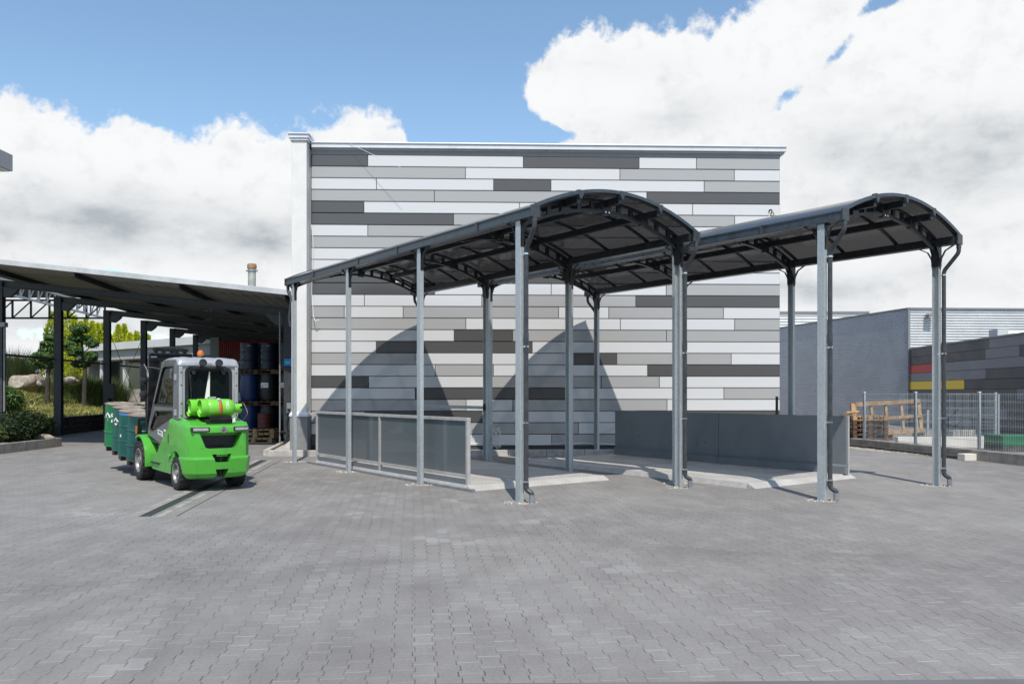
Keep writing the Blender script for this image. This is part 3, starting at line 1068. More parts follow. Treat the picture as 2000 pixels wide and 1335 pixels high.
# ------------------------------------------------------------------ loading platforms with their screens
def platform(u0, u1, v0, v1, label):
    t = thing('loading_platform', label, 'platform', CO + CR * u0 + CD * v0, CA, 'steel loading platforms')
    w_, l_ = u1 - u0, v1 - v0
    hz = .085
    MB().box(.05, .16, .02, w_ - .05, l_ - .16, hz).build('deck', 'tread', t, smooth=0)
    for y0, y1 in ((.0, .158), (l_, l_ - .158)):
        b = MB()
        b.add([(0, y0, .012), (w_, y0, .012), (w_, y1, hz + .003), (0, y1, hz + .003), (0, y0, .002), (w_, y0, .002), (w_, y1, .002), (0, y1, .002)],
              [(0, 1, 2, 3), (7, 6, 5, 4), (0, 4, 5, 1), (1, 5, 6, 2), (2, 6, 7, 3), (3, 7, 4, 0)])
        b.build('ramp', 'tread', t, smooth=0)
    for x0, x1 in ((0, .047), (w_, w_ - .047)):
        MB().add([(x0, .16, .0), (x1, .16, hz + .004), (x1, l_ - .16, hz + .004), (x0, l_ - .16, .0), (x1, .16, 0), (x1, l_ - .16, 0)], [(0, 1, 2, 3), (0, 4, 1), (3, 2, 5), (1, 4, 5, 2)]).build('edge_rail', 'alu', t, smooth=0)
    MB().box(.08, .31, .001, w_ - .08, l_ - .31, .019).build('base_frame', 'steel_d', t, smooth=0)
    return t


pl1 = platform(.16, 3.14, 1.5, 8.0, 'studded steel loading platform behind the frosted screen')
pl2 = platform(4.14, 7.08, -.95, 5.6, 'studded steel loading platform in front of the slate barrier')
# frosted screen on the left edge of the first platform
t = thing('frosted_screen', 'low frosted glass screen in a pale metal frame on platform edge', 'screen', CO + CR * .24 + CD * 1.72, CA)
LS = 6.25
hb, ht = .20, 1.13
for y in (0, LS / 2, LS - .06):
    MB().box(-.03, y, .03, .03, y + .06, ht).build('upright', 'alu', t, .004, smooth=0)
MB().box(-.035, -.002, ht + .001, .035, LS + .002, ht + .055).build('top_rail', 'alu', t, .004, smooth=0)
for y0, y1 in ((.061, LS / 2 - .001), (LS / 2 + .061, LS - .061)):
    MB().box(-.022, y0, hb, .022, y1, hb + .05).build('bottom_rail', 'alu', t, .003, smooth=0)
    MB().box(-.006, y0, hb + .051, .006, y1, ht - .001).build('pane', 'frost', t, smooth=0)
    MB().box(-.012, y0, .06, .004, y1, hb - .025).build('kick_plate', 'slatepl', t, smooth=0)
MB().box(-.11, -.25, .0, -.04, LS + .3, .045).build('base_rail', 'stub', t, .006, smooth=0)
# solid barrier on the right of the second platform
t = thing('slate_barrier', 'solid dark slate-grey steel barrier of two joined sheets on platform', 'barrier', CO + CR * 6.93 + CD * -.86, CA)
LB = 6.24
for y0, y1 in ((0, 3.0), (3.012, LB)):
    MB().box(-.03, y0, .26, .02, y1, 1.16).build('sheet', 'slatepl', t, .004, smooth=0)
    b = MB()
    b.add([(-.03, y0, .262), (-.075, y0, .225), (-.075, y0, .09), (.03, y0, .09), (.02, y0, .26), (-.03, y1, .262), (-.075, y1, .225), (-.075, y1, .09), (.03, y1, .09), (.02, y1, .26)],
          [(4, 3, 2, 1, 0), (5, 6, 7, 8, 9), (0, 1, 6, 5), (1, 2, 7, 6), (2, 3, 8, 7), (3, 4, 9, 8)])
    b.build('foot_skirt', 'slatepl', t, smooth=0)
rs = random.Random(4)
sm = MB()
for i in range(14):
    y, z = rs.uniform(3.2, 5.6), rs.uniform(.42, .62)
    sm.box(-.0312, y, z, -.030, y + rs.uniform(.01, .05), z + rs.uniform(.006, .02))
tag(sm.build('scuff_marks', 'ink', t, smooth=0), kind='stuff')
MB().box(.021, -.012, .09, .065, .06, 1.165).build('end_post', 'alu', t, .004, smooth=0)
for y in (3.2, 5.1):
    MB().box(.021, y, .09, .06, y + .05, 1.14).build('stiffener', 'slatepl', t, smooth=0)
b = MB()
for y in (1.55, 4.1):
    MB().box(.022, y, 1.0, .05, y + .045, 1.52).build('socket_bar', 'steel_d', t, smooth=0)

# guard rail between the two rear inner posts of the nearer canopy
pa, pb_ = CO + CR * 3.34 + CD * 8.7, CO + CR * 3.34 + CD * 5.8
t = thing('guard_rail', 'thin galvanised rail bolted between two canopy posts before the clad wall', 'rail')
MB().bar(pa + Vector((-.05, -.05, 1.26)), pb_ + Vector((-.05, -.05, 1.26)), .03, .07).build('rail_bar', 'galvd', t, smooth=0)
for p in (pa, pb_):
    MB().box(p.x - .06, p.y - .09, 1.2, p.x + .0, p.y - .066, 1.34).build('rail_clamp', 'blacks', t, smooth=0)
# white hoses at the foot of the wall
b = MB()
q = pb_ + CR * .43 + CD * .43
pts = []
rnd = random.Random(5)
for i in range(70):
    a = i * .62
    pts.append((q.x + .12 + .1 * math.cos(a) + rnd.uniform(-.03, .03), q.y - .02 + .06 * math.sin(a * 1.3), .55 + .22 * math.sin(a * .81) + rnd.uniform(-.03, .03)))
b.tube(pts, .007, 5)
b.build('hose_coil', 'hose', None)
tag(bpy.data.objects['hose_coil'], 'tangle of thin white hose hanging on a canopy post', 'hose')
b = MB()
x0, x1 = -1.3, 4.3
pts = [(x0 + (x1 - x0) * i / 40, 21.98 + .032 * (x0 + (x1 - x0) * i / 40 + 5) - .05, .24 + .018 * math.sin(i * .37) + .008 * math.sin(i * 1.7)) for i in range(41)]
b.tube(pts, .012, 6)
tag(b.build('wall_hose', 'hose', None), 'long white hose lying along the foot of the clad wall', 'hose')


# ------------------------------------------------------------------ forklift (local x = to its right, y = forward)
FO = Vector((-5.01, 13.90, 0))
FA = math.atan2(.614, .789)
fk = thing('forklift', 'bright green forklift with grey cab carrying green drums', 'forklift', FO, FA)
SIDE = Matrix(((0, 0, 1, 0), (1, 0, 0, 0), (0, 1, 0, 0), (0, 0, 0, 1)))      # plate (a, z) standing across x
BACK = Matrix(((1, 0, 0, 0), (0, 0, 1, 0), (0, 1, 0, 0), (0, 0, 0, 1)))      # plate (x, z) standing across y


def cut(o, cutters):
    for c in cutters:
        md = o.modifiers.new('cut', 'BOOLEAN')
        md.operation = 'DIFFERENCE'
        md.solver = 'EXACT'
        md.object = c
    dg = bpy.context.evaluated_depsgraph_get()
    dg.update()
    me = bpy.data.meshes.new_from_object(o.evaluated_get(dg))
    o.modifiers.clear()
    old = o.data
    o.data = me
    bpy.data.meshes.remove(old)
    for c in cutters:
        d = c.data
        bpy.data.objects.remove(c)
        bpy.data.meshes.remove(d)
    me.polygons.foreach_set('use_smooth', [True] * len(me.polygons))
    me.set_sharp_from_angle(angle=R(17))
    return o


def plan(w, rs, z, rise=0.0, af=.5):
    half = [(-w, af), (-w, -.20), (-w + .035, -.34 + rs * .6), (-w + .13, -.475 + rs), (-.2, -.52 + rs), (-.07, -.53 + rs)]
    pts = half + [(-x, y) for x, y in reversed(half)]
    return [(x, y, z + rise * min(1, max(0, (y + .42) / .5))) for x, y in pts]


b = MB()
b.loft([plan(.47, .10, .21), plan(.50, .05, .235), plan(.54, -.005, .30), plan(.562, -.036, .525), plan(.558, -.03, .550), plan(.541, .0, .562), plan(.541, .0, .60),
        plan(.541, .0, 1.0, .06), plan(.536, .008, 1.035, .08), plan(.52, .028, 1.06, .095), plan(.485, .062, 1.072, .10)])
cw = b.build('counterweight', 'green', fk)
cts = []
q = MB().plate([(-.345, .955), (.345, .955), (.255, .715), (.2, .70), (-.2, .70), (-.255, .715)], [], -.9, -.30, BACK).build('c1', 'green')
cts.append(q)
cts.append(MB().plate([(-.155, .607), (.155, .607), (.11, .475), (-.11, .475)], [], -.9, -.36, BACK).build('c2', 'green'))
cts.append(MB().plate([(-.105, .365), (.105, .365), (.07, .245), (-.07, .245)], [], -.9, -.32, BACK).build('c3', 'green'))
cts.append(MB().plate([(-.12, .10)] + arc(-.02, .2, .085, 170, 10, 8) + [(.1, .1)], [], -.9, -.2, BACK).build('c4', 'green'))
for s in (-1, 1):
    T = Matrix.Translation((s * .22, .13, .28)) @ Matrix.Rotation(R(90), 4, 'Y')
    if s < 0:
        T = Matrix.Translation((-.22 - .6, .13, .28)) @ Matrix.Rotation(R(90), 4, 'Y')
    cts.append(MB().lathe([(0, 0), (.36, 0), (.36, .6), (0, .6)], 40, None, T).build('c5', 'green'))
    x0, x1 = (s * .22, s * .8)
    cts.append(MB().box(min(x0, x1), .1, -.1, max(x0, x1), .6, .5).build('c6', 'green'))
for o in cts:
    o.parent = fk
cut(cw, cts)
bv = cw.modifiers.new('bevel', 'BEVEL')
bv.width = .007
bv.segments = 2
bv.limit_method = 'ANGLE'
bv.angle_limit = R(38)
# dark backs of the openings, with a ribbed radiator guard
b = MB()
b.box(-.34, -.31, .70, .34, -.302, .96, 'black')
b.box(-.15, -.372, .47, .15, -.364, .61, 'black')
b.box(-.1, -.33, .24, .1, -.324, .37, 'black')
for i in range(9):
    b.box(-.10 + i * .025, -.325, .715, -.09 + i * .025, -.315, .75, 'rustbrown')
b.box(-.32, -.50, .700, .32, -.31, .703, 'black')
b.build('vent_backing', None, cw, smooth=0)
MB().tube([(0, -.47, .49), (0, -.47, .62)], .016, 10).build('tow_pin', 'steel_d', cw)
MB().tube([(.01, -.44, .25), (.01, -.44, .36)], .012, 8).build('hitch_bar', 'steel_d', cw)
b = MB()
for i in range(5):
    b.box(-.085 + i * .036, -.548, .575, -.058 + i * .036, -.52, .582)
    b.box(-.085 + i * .036, -.548, .600, -.058 + i * .036, -.52, .607)
    b.box(-.085 + i * .036, -.547, .582, -.079 + i * .036, -.52, .600)
b.build('raised_letters', 'green', cw, smooth=0)
for s in (-1, 1):
    b = MB()
    pts = [(s * .47, -.488), (s * .36, -.515), (s * .19, -.530), (s * .19, -.45), (s * .47, -.42)]
    b.loft([[(x, y, z) for x, y in pts] for z in (.972, 1.045)])
    lh = b.build('rear_lamp', 'black', cw, .01, smooth=0)
    b = MB()
    pts = [(s * .445, -.500), (s * .36, -.520), (s * .215, -.534), (s * .215, -.46), (s * .445, -.44)]
    b.loft([[(x, y, z) for x, y in pts] for z in (.985, 1.03)])
    b.build('lens', 'lampglass', lh, .004, smooth=0)
T = Matrix.Translation((.03, -.53, 1.0)) @ Matrix.Rotation(R(90), 4, 'X')
em = MB().lathe([(.0, .006), (.036, .008), (.04, .014), (.052, .014), (.054, .0), (0, 0)], 28, None, T).build('emblem', 'chrome', cw)
b = MB()
pts = [(.012, -.546, 1.022), (.026, -.546, 1.012), (.022, -.546, 1.0), (.0, -.546, .992), (-.014, -.546, .982), (.005, -.546, .98), (.024, -.546, .984)]
b.tube([(x + .022, y, z) for x, y, z in pts], .005, 6)
b.tube([(.018 - .0, -.546, 1.02), (.015, -.546, .99), (.03, -.546, .975)], .004, 6)
b.build('emblem_mark', 'ink', em)
# hood behind the cab and bottle cradle
b = MB()
b.loft([[(-.47, y, .9), (.47, y, .9), (.47, y, z - .01), (.44, y, z + .012), (-.44, y, z + .012), (-.47, y, z - .01)] for y, z in ((-.34, 1.095), (-.2, 1.125), (0, 1.16), (.26, 1.165))])
b.build('hood', 'green', fk, .008, smooth=0)
b = MB()
b.box(-.2, -.40, 1.11, .24, .1, 1.165)
for y in (-.42, -.14, .12):
    b.box(-.16, y, 1.15, .2, y + .03, 1.215)
b.box(-.42, -.12, 1.16, -.28, .06, 1.185)
b.build('bottle_cradle', 'blacks', fk, .005, smooth=0)
# side bodies
for s in (-1, 1):
    out = [(.30, .24), (1.5, .25), (1.64, .33), (1.64, .52), (1.28, .53), (1.08, .68), (.76, .93), (.44, 1.05), (.2, 1.14), (.2, .66)]
    b = MB().plate(out, [], s * .40, s * .535, SIDE)
    sb = b.build('side_body', 'green', fk, .01, smooth=0)
    T = Matrix.Translation((s * .535, .52, .83)) @ Matrix.Rotation(s * R(90), 4, 'Y') @ Matrix.Diagonal((1.35, .8, 1, 1))
    MB().lathe([(0, .004), (.045, .006), (.06, .006), (.064, 0), (0, 0)], 24, None, T).build('filler_cap', 'black', sb)
    # front mudguard
    o = arc(2.2, .36, .475, 62, 190, 18)
    i = arc(2.2, .36, .435, 190, 62, 18)
    mg = MB().plate(o + i, [], s * .38, s * .60, SIDE).build('mudguard', 'green', fk, .008, smooth=40)
    MB().plate(arc(2.2, .36, .44, 62, 190, 18) + [(2.2, .36)], [], s * .37, s * .385, SIDE).build('inner_arch', 'black', mg, smooth=0)
    # step
    MB().box(min(s * .40, s * .56), 1.06, .36, max(s * .40, s * .56), 1.55, .385).build('step', 'black', fk, smooth=0)
MB().box(-.39, .2, .22, .39, 2.35, .72).build('chassis', 'blacks', fk, smooth=0)


# wheels
def wheel(x, y, rad, wd, s, lugs):
    T = Matrix.Translation((x, y, rad)) @ Matrix.Rotation(s * R(90), 4, 'Y')
    h = wd / 2
    ri = rad * .60
    b = MB().lathe([(ri, -h * .9), (rad * .82, -h), (rad * .93, -h * .94), (rad * .955, -h * .7), (rad * .955, h * .7), (rad * .93, h * .94), (rad * .9, h * .98), (rad * .89, h * .93), (rad * .84, h * .95), (rad * .82, h), (rad * .72, h * .98), (rad * .70, h * .93), (ri, h * .9), (ri, -h * .9)], 40, 'rubber', T)
    for k in range(lugs):
        for e in (-1, 1):
            a = 2 * PI * (k + (.5 if e > 0 else 0)) / lugs
            TT = T @ Matrix.Rotation(a, 4, 'Z')
            r0, r1 = rad * .92, rad
            z0, z1 = (e * h * .06, e * h * .98)
            dw = rad * PI / lugs * .62
            sk = dw * .5
            vs = [(r0, -dw + sk, z0), (r0, dw * .6 + sk, z0), (r0, dw - sk, z1), (r0, -dw * .8 - sk, z1), (r1, -dw * .8 + sk, z0), (r1, dw * .4 + sk, z0), (r1 * .965, dw * .8 - sk, z1), (r1 * .965, -dw * .6 - sk, z1)]
            b.add(vs, [(3, 2, 1, 0), (4, 5, 6, 7), (0, 1, 5, 4), (1, 2, 6, 5), (2, 3, 7, 6), (3, 0, 4, 7)], 'rubber', TT)
    ty = b.build('wheel', None, fk)
    b = MB().lathe([(ri * 1.0, h * .55), (ri * 1.02, h * .95), (ri * .95, h * .97), (ri * .88, h * .8), (ri * .84, h * .35), (ri * .62, h * .25), (ri * .58, h * .42), (ri * .34, h * .48), (ri * .32, h * .85), (ri * .22, h * .95), (0, h * .95)], 32, None, T)
    for k in range(6):
        a = 2 * PI * k / 6
        b.lathe([(0, h * .2), (ri * .07, h * .2), (ri * .07, h * .55), (0, h * .55)], 6, None, T @ Matrix.Translation((ri * .47 * math.cos(a), ri * .47 * math.sin(a), 0)))
    b.build('rim', 'rim', ty)


for s in (-1, 1):
    wheel(s * .44, .13, .28, .20, s, 18)
    wheel(s * .49, 2.2, .36, .24, s, 18)
MB().tube([(-.45, .13, .28), (.45, .13, .28)], .06, 12).build('rear_axle', 'blacks', fk)
MB().tube([(-.45, 2.2, .36), (.45, 2.2, .36)], .1, 12).build('front_axle', 'blacks', fk)

# cab: side frames
outl = [(.16, 1.155), (.13, 1.99), (.16, 2.09), (.24, 2.145), (.95, 2.15), (1.05, 2.10), (1.14, 2.0), (1.64, 1.40), (1.97, .92), (1.94, .85), (1.08, .70), (.76, .94), (.42, 1.09)]
w1 = [(.37, 2.05), (.86, 2.055), (.98, 2.03), (1.08, 1.95), (1.56, 1.37), (.41, 1.36)]
w2 = [(1.46, 1.28), (.42, 1.295), (.42, 1.19), (1.64, .915), (1.78, .93), (1.80, .97)]
for s in (-1, 1):
    dr = MB().plate(outl, [w1, w2], s * .465, s * .50, SIDE).build('door', 'doorgrey', fk, .006, smooth=0)
    MB().plate(w1, [], s * .478, s * .484, SIDE).build('side_window', 'cabglass', dr, smooth=0)
    MB().plate(w2, [], s * .478, s * .484, SIDE).build('lower_window', 'cabglass', dr, smooth=0)
    cx = lambda p, k, c: [(c[0] + (x - c[0]) * k, c[1] + (y - c[1]) * k) for x, y in p]
    MB().plate(w1, [cx(w1, .93, (.82, 1.75))], s * .497, s * .507, SIDE).build('window_seal', 'black', dr, smooth=0)
    MB().plate(w2, [cx(w2, .93, (1.2, 1.12))], s * .497, s * .507, SIDE).build('window_seal', 'black', dr, smooth=0)
    b = MB().plate([(.78, 1.52), (.86, 1.42), (1.28, 1.43), (1.12, 1.66), (1.05, 1.85)], [[(.84, 1.52), (.9, 1.45), (1.22, 1.46), (1.08, 1.66)]], s * .475, s * .492, SIDE)
    b.build('sliding_pane_frame', 'black', dr, smooth=0)
    for z in (1.80, 1.22):
        MB().box(min(s * .49, s * .525), .20, z, max(s * .49, s * .525), .27, z + .10).build('hinge', 'cabgrey', dr, .006, smooth=0)
    MB().box(min(s * .5, s * .506), 1.36, 1.18, max(s * .5, s * .506), 1.46, 1.25).build('door_handle', 'black', dr, smooth=0)
    if s < 0:
        lb = MB().plate([(1.0, .83), (1.30, .865), (1.30, .955), (1.0, .925)], [], s * .5, s * .5035, SIDE).build('door_label', 'white', dr, smooth=0)
        b = MB().plate([(1.05, .885), (1.25, .908), (1.25, .93), (1.19, .922), (1.17, .935), (1.13, .915), (1.05, .905)], [], s * .5035, s * .5045, SIDE)
        b.plate([(1.04, .848), (1.26, .873), (1.26, .882), (1.04, .857)], [], s * .5035, s * .5045, SIDE)
        b.build('label_print', 'ink', lb, smooth=0)
        b = MB()
        for i in range(4):
            b.plate([(.94 - i * .03, .935), (.92 - i * .03, .933), (.92 - i * .03, .965), (.94 - i * .03, .967)], [], s * .5, s * .5025, SIDE)
        b.build('door_marking', 'white', dr, smooth=0)
# cab: rear wall with window, roof, front screen
rw = [(-.48, 1.15), (.48, 1.15), (.48, 2.02), (.46, 2.09), (.40, 2.14), (-.40, 2.14), (-.46, 2.09), (-.48, 2.02)]


def rrect(x0, z0, x1, z1, r, n=4):
    o = []
    for cx_, cz_, a in ((x1 - r, z1 - r, 0), (x0 + r, z1 - r, 90), (x0 + r, z0 + r, 180), (x1 - r, z0 + r, 270)):
        o += arc(cx_, cz_, r, a, a + 90, n)
    return o


wn_o = rrect(-.375, 1.20, .375, 2.0, .07)
cr = MB().plate(rw, [wn_o], .125, .17, BACK).build('cab_rear_frame', 'cabgrey', fk, .008, smooth=0)
MB().plate(rrect(-.39, 1.185, .39, 2.015, .08), [rrect(-.335, 1.24, .335, 1.96, .05)], .115, .124, BACK).build('window_seal', 'black', cr, smooth=0)
MB().plate(rrect(-.37, 1.21, .37, 1.99, .06), [], .14, .146, BACK).build('rear_window', 'cabglass', cr, smooth=0)
# vertical pillar mouldings
for s in (-1, 1):
    b = MB().box(min(s * .43, s * .49), .095, 1.165, max(s * .43, s * .49), .124, 2.03)
    b.build('pillar', 'cabgrey', cr, .012, smooth=0)
    for z in (1.22, 1.42, 1.72, 1.93):
        MB().lathe([(0, .0), (.011, 0), (.011, .006), (0, .006)], 10, None, Matrix.Translation((s * .455, .094, z)) @ Matrix.Rotation(R(90), 4, 'X')).build('bolt', 'black', cr)
b = MB()
secs = []
for y, k, z in ((.10, .0, 2.0), (.10, .0, 2.08), (.125, .0, 2.13), (.18, .0, 2.17), (.5, .0, 2.19), (.85, .0, 2.185), (1.03, .0, 2.15), (1.10, 0, 2.09)):
    zz = 2.0 if y < 1.0 else 2.06
    secs.append([(-.50, y, 2.05), (-.50, y, z - .05 if z > 2.06 else z), (-.485, y, z - .02 if z > 2.06 else z), (-.44, y, z), (.44, y, z), (.485, y, z - .02 if z > 2.06 else z), (.50, y, z - .05 if z > 2.06 else z), (.50, y, 2.05)])
secs[0] = [(x, y, 2.03) if z <= 2.05 else (x, y, 2.04) for x, y, z in secs[0]]
b.loft(secs)
rf = b.build('cab_roof', 'cabgrey', fk, .0, smooth=50)
b = MB()
for x in (-.3, -.1, .1, .3):
    b.loft([[(x - .05, y, z - .01), (x - .035, y, z + .012), (x + .035, y, z + .012), (x + .05, y, z - .01)] for y, z in ((.2, 2.17), (.5, 2.19), (.9, 2.178))])
b.build('roof_rib', 'cabgrey', rf, smooth=0)
MB().box(-.05, .094, 2.05, .04, .102, 2.09).build('roof_plate', 'flash', rf, smooth=0)
b = MB()
b.bar((-.44, 1.1, 2.05), (-.44, 1.96, .9), .06, .05, None, (0, 1, 0))
b.bar((.44, 1.1, 2.05), (.44, 1.96, .9), .06, .05, None, (0, 1, 0))
b.build('front_pillar', 'doorgrey', fk, smooth=0)
MB().add([(-.41, 1.1, 2.05), (.41, 1.1, 2.05), (.41, 1.95, .92), (-.41, 1.95, .92)], [(0, 1, 2, 3)]).build('windscreen', 'cabglass', fk, smooth=0)
# driver's place
st = MB()
st.loft([[(x * k, y, z) for x, z in ((-.22, 1.0), (.22, 1.0), (.24, 1.3), (.2, 1.62), (-.2, 1.62), (-.24, 1.3))] for y, k in ((.48, .9), (.52, 1.0), (.6, .95))])
st.box(-.25, .55, .92, .25, 1.0, 1.05)
st.build('driver_seat', 'black', fk, .03, smooth=0)
T = Matrix.Translation((0, 1.32, 1.28)) @ Matrix.Rotation(R(40), 4, 'X')
b = MB()
b.tube([T @ Vector((.17 * math.cos(a * PI / 10), .17 * math.sin(a * PI / 10), 0)) for a in range(21)], .014, 6)
b.tube([T @ Vector((0, 0, 0)), T @ Vector((0, 0, -.4))], .025, 8)
b.bar(T @ Vector((-.17, 0, 0)), T @ Vector((.17, 0, 0)), .03, .012)
b.build('steering_wheel', 'black', fk)
MB().box(-.46, .2, .70, .46, 1.9, .76).build('cab_floor', 'black', fk, smooth=0)
# rear light bar with two work lamps
b = MB()
b.tube([(-.25, .06, 2.0), (.19, .06, 2.0)], .022, 10)
b.box(-.30, .055, 1.985, .24, .12, 2.03)
for x in (-.30, .19):
    b.add([(x - .03, .09, 2.04), (x + .09, .09, 2.04), (x + .06, .07, 1.90), (x + .02, .07, 1.90), (x - .03, .11, 2.04), (x + .09, .11, 2.04), (x + .06, .11, 1.90), (x + .02, .11, 1.90)],
          [(0, 1, 2, 3), (7, 6, 5, 4), (0, 4, 5, 1), (1, 5, 6, 2), (2, 6, 7, 3), (3, 7, 4, 0)])
b.build('lamp_bar', 'black', fk, smooth=30)
for x in (-.135, .13):
    T = Matrix.Translation((x, .03, 2.085)) @ Matrix.Rotation(R(78), 4, 'X')
    wl = MB().lathe([(0, -.03), (.03, -.03), (.055, .0), (.064, .035), (.062, .05), (.05, .052), (.046, .04), (0, .035)], 20, None, T).build('work_lamp', 'black', fk)
    MB().lathe([(0, .041), (.046, .043), (0, .046)], 16, None, T).build('lens', 'pav_d', wl)
    MB().bar((x, .05, 2.01), (x, .05, 2.06), .05, .02).build('lamp_foot', 'black', wl, smooth=0)
# wiper
b = MB()
b.bar((-.31, .10, 1.9), (-.29, .10, 1.35), .012, .02)
b.bar((-.33, .105, 1.98), (-.30, .09, 1.62), .018, .02)
b.build('wiper', 'black', fk, smooth=0)
# beacon
bc = MB().lathe([(0, 2.17), (.055, 2.17), (.06, 2.19), (.055, 2.225), (.05, 2.234), (0, 2.234)], 20, None, Matrix.Translation((.06, .75, 0))).build('beacon_base', 'black', fk)
MB().lathe([(0, 2.235), (.05, 2.235), (.054, 2.25), (.052, 2.285), (.04, 2.318), (.018, 2.332), (0, 2.334)], 20, None, Matrix.Translation((.06, .75, 0))).build('beacon_lens', 'orange', bc)
# mirror on the left front corner
b = MB()
b.tube(bend([(-.49, 1.12, 2.0), (-.6, 1.2, 2.03), (-.74, 1.28, 2.04), (-.745, 1.3, 2.0)], .05), .011, 8)
mr = b.build('mirror_arm', 'black', fk)
b = MB()
prof = [(-.055, 2.09), (-.02, 2.075), (.02, 2.02), (.045, 1.95), (.05, 1.87), (.02, 1.862), (-.03, 1.862), (-.055, 1.90)]
b.loft([[(-.75 + x * k, y, 1.98 + (z - 1.98) * k) for x, z in prof] for y, k in ((1.22, .97), (1.235, 1.0), (1.30, .9), (1.33, .6))])
mh = b.build('mirror', 'black', mr, smooth=40)
b = MB()
b.loft([[(-.755 + x * .86, y, 1.978 + (z - 1.978) * .88) for x, z in prof] for y in (1.214, 1.219)])
b.build('mirror_glass', 'pav_d', mh, smooth=0)
b = MB()
pp = [(.0, 2.085), (.03, 2.03), (.06, 1.96), (.066, 1.87)]
for i in range(3):
    b.bar((-.75 + pp[i][0], 1.23, pp[i][1]), (-.75 + pp[i + 1][0], 1.23, pp[i + 1][1]), .03, .014)
b.build('mirror_rim', 'cabgrey', mh, smooth=0)
# front lamps on stalks, seen past the cab
for z in (1.82, 1.56):
    T = Matrix.Translation((-.56, 1.95, z)) @ Matrix.Rotation(R(-90), 4, 'X')
    MB().lathe([(0, -.06), (.04, -.05), (.07, .0), (.075, .05), (.06, .055), (0, .05)], 18, None, T).build('headlamp', 'black', fk)
MB().tube([(-.52, 1.95, .9), (-.53, 1.98, 1.5), (-.53, 1.98, 1.85)], .015, 8).build('lamp_stalk', 'black', fk)

# mast, tilted back
TL = R(6)
mast = bpy.data.objects.new('mast', None)
COL.objects.link(mast)
mast.parent = fk
mast.location = (0, 2.62, .12)
mast.rotation_euler = (TL, 0, 0)
for s in (-1, 1):
    MB().box(s * .34 - .045, -.09, .0, s * .34 + .045, .0, 2.22).build('outer_channel', 'blacks', mast, .004, smooth=0)
    MB().box(s * .26 - .03, -.075, .05, s * .26 + .03, .015, 2.31).build('inner_channel', 'blacks', mast, .004, smooth=0)
    MB().tube([(s * .20, -.06, .1), (s * .20, -.06, 2.1)], .03, 10).build('lift_cylinder', 'blacks', mast)
    MB().box(s * .24 - .06, .05, -.02, s * .24 + .06, .095, .55).build('fork', 'blacks', mast, .004, smooth=0)
    MB().box(s * .24 - .06, .095, .0, s * .24 + .06, 2.35, .04).build('fork', 'blacks', mast, .004, smooth=0)
    MB().box(s * .50 - .02, .045, .05, s * .50 + .02, .085, .95).build('backrest_side', 'blacks', mast, .003, smooth=0)
b = MB()
for nm, q in (('cross_head', (-.39, -.1, 2.08, .39, -.01, 2.20)), ('cross_head', (-.38, -.13, 2.202, .38, .03, 2.235)), ('cross_head', (-.32, -.08, 2.27, .32, .02, 2.325)), ('cross_member', (-.38, -.09, .5, .38, -.03, .6)),
              ('fork_carriage', (-.52, .03, .06, .52, .05, .16)), ('fork_carriage', (-.52, .03, .42, .52, .05, .52)), ('backrest_rail', (-.52, .045, .952, .52, .085, .99))):
    MB().box(*q).build(nm, 'blacks', mast, .004, smooth=0)
b = MB()
for s in (-.12, .12):
    b.tube([(s, -.05, 2.25), (s, .0, 2.25)], .035, 12)
b.tube([(-.3, .02, 2.33), (-.1, .0, 2.345), (.2, .0, 2.34), (.33, .02, 2.32)], .012, 6)
b.build('chain_wheel', 'pipe', mast)
b = MB()
for i in range(5):
    b.box(-.36 + i * .022, -.1035, 2.15, -.36 + i * .022 + .016, -.1005, 2.176)
b.build('mast_lettering', 'white', mast, smooth=0)
MB().box(-.565, -.02, .72, -.545, .03, .86).build('side_marker', 'orange', mast, smooth=0)

# ------------------------------------------------------------------ gas bottles strapped on the hood
FM = Matrix.Translation(FO) @ Matrix.Rotation(FA, 4, 'Z')
BP = [(0, .03), (.085, .03), (.09, .012), (.10, .03), (.135, .10), (.150, .14), (.150, .43), (.145, .475), (.12, .53), (.085, .555), (.05, .565), (0, .565)]


def gas_bottle(y, x, label):
    m = FM @ Matrix.Translation((x, y, 1.345)) @ Matrix.Rotation(R(90), 4, 'Y') @ Matrix.Rotation(R(-20), 4, 'Z')
    b = MB().lathe(BP, 32)
    o = b.build('gas_bottle', 'greeng', None)
    o.matrix_world = m
    tag(o, label, 'gas bottle', 'gas bottles strapped on the forklift')
    b = MB().lathe([(.125, .10), (.132, .0), (.138, -.005), (.143, .0), (.143, .10), (.138, .11)], 32)
    b.build('foot_ring', 'greeng', o)
    n = 20
    vs, fs = [], []
    a0, a1 = R(-120), R(150)
    for i in range(n + 1):
        a = a0 + (a1 - a0) * i / n
        hgt = .665 if i % 7 not in (3, 4) else .62
        for rr in (.082, .088):
            vs += [(rr * math.cos(a), rr * math.sin(a), .54), (rr * math.cos(a), rr * math.sin(a), hgt)]
    for i in range(n):
        p, q_ = i * 4, i * 4 + 4
        fs += [(p, q_, q_ + 1, p + 1), (p + 2, p + 3, q_ + 3, q_ + 2), (p + 1, q_ + 1, q_ + 3, p + 3), (p, p + 2, q_ + 2, q_)]
    MB().add(vs, fs).build('collar', 'greeng', o)
    b = MB().tube([(0, 0, .56), (0, 0, .62)], .022, 10)
    b.tube([(0, 0, .60), (.05, .0, .62), (.09, .0, .62)], .014, 8)
    b.build('valve', 'chrome', o)
    return o


gb1 = gas_bottle(-.265, -.27, 'bright green gas bottle lying nearest the back edge, white letters on it')
gb2 = gas_bottle(.0, -.36, 'bright green gas bottle lying behind the lettered one, against the cab window')


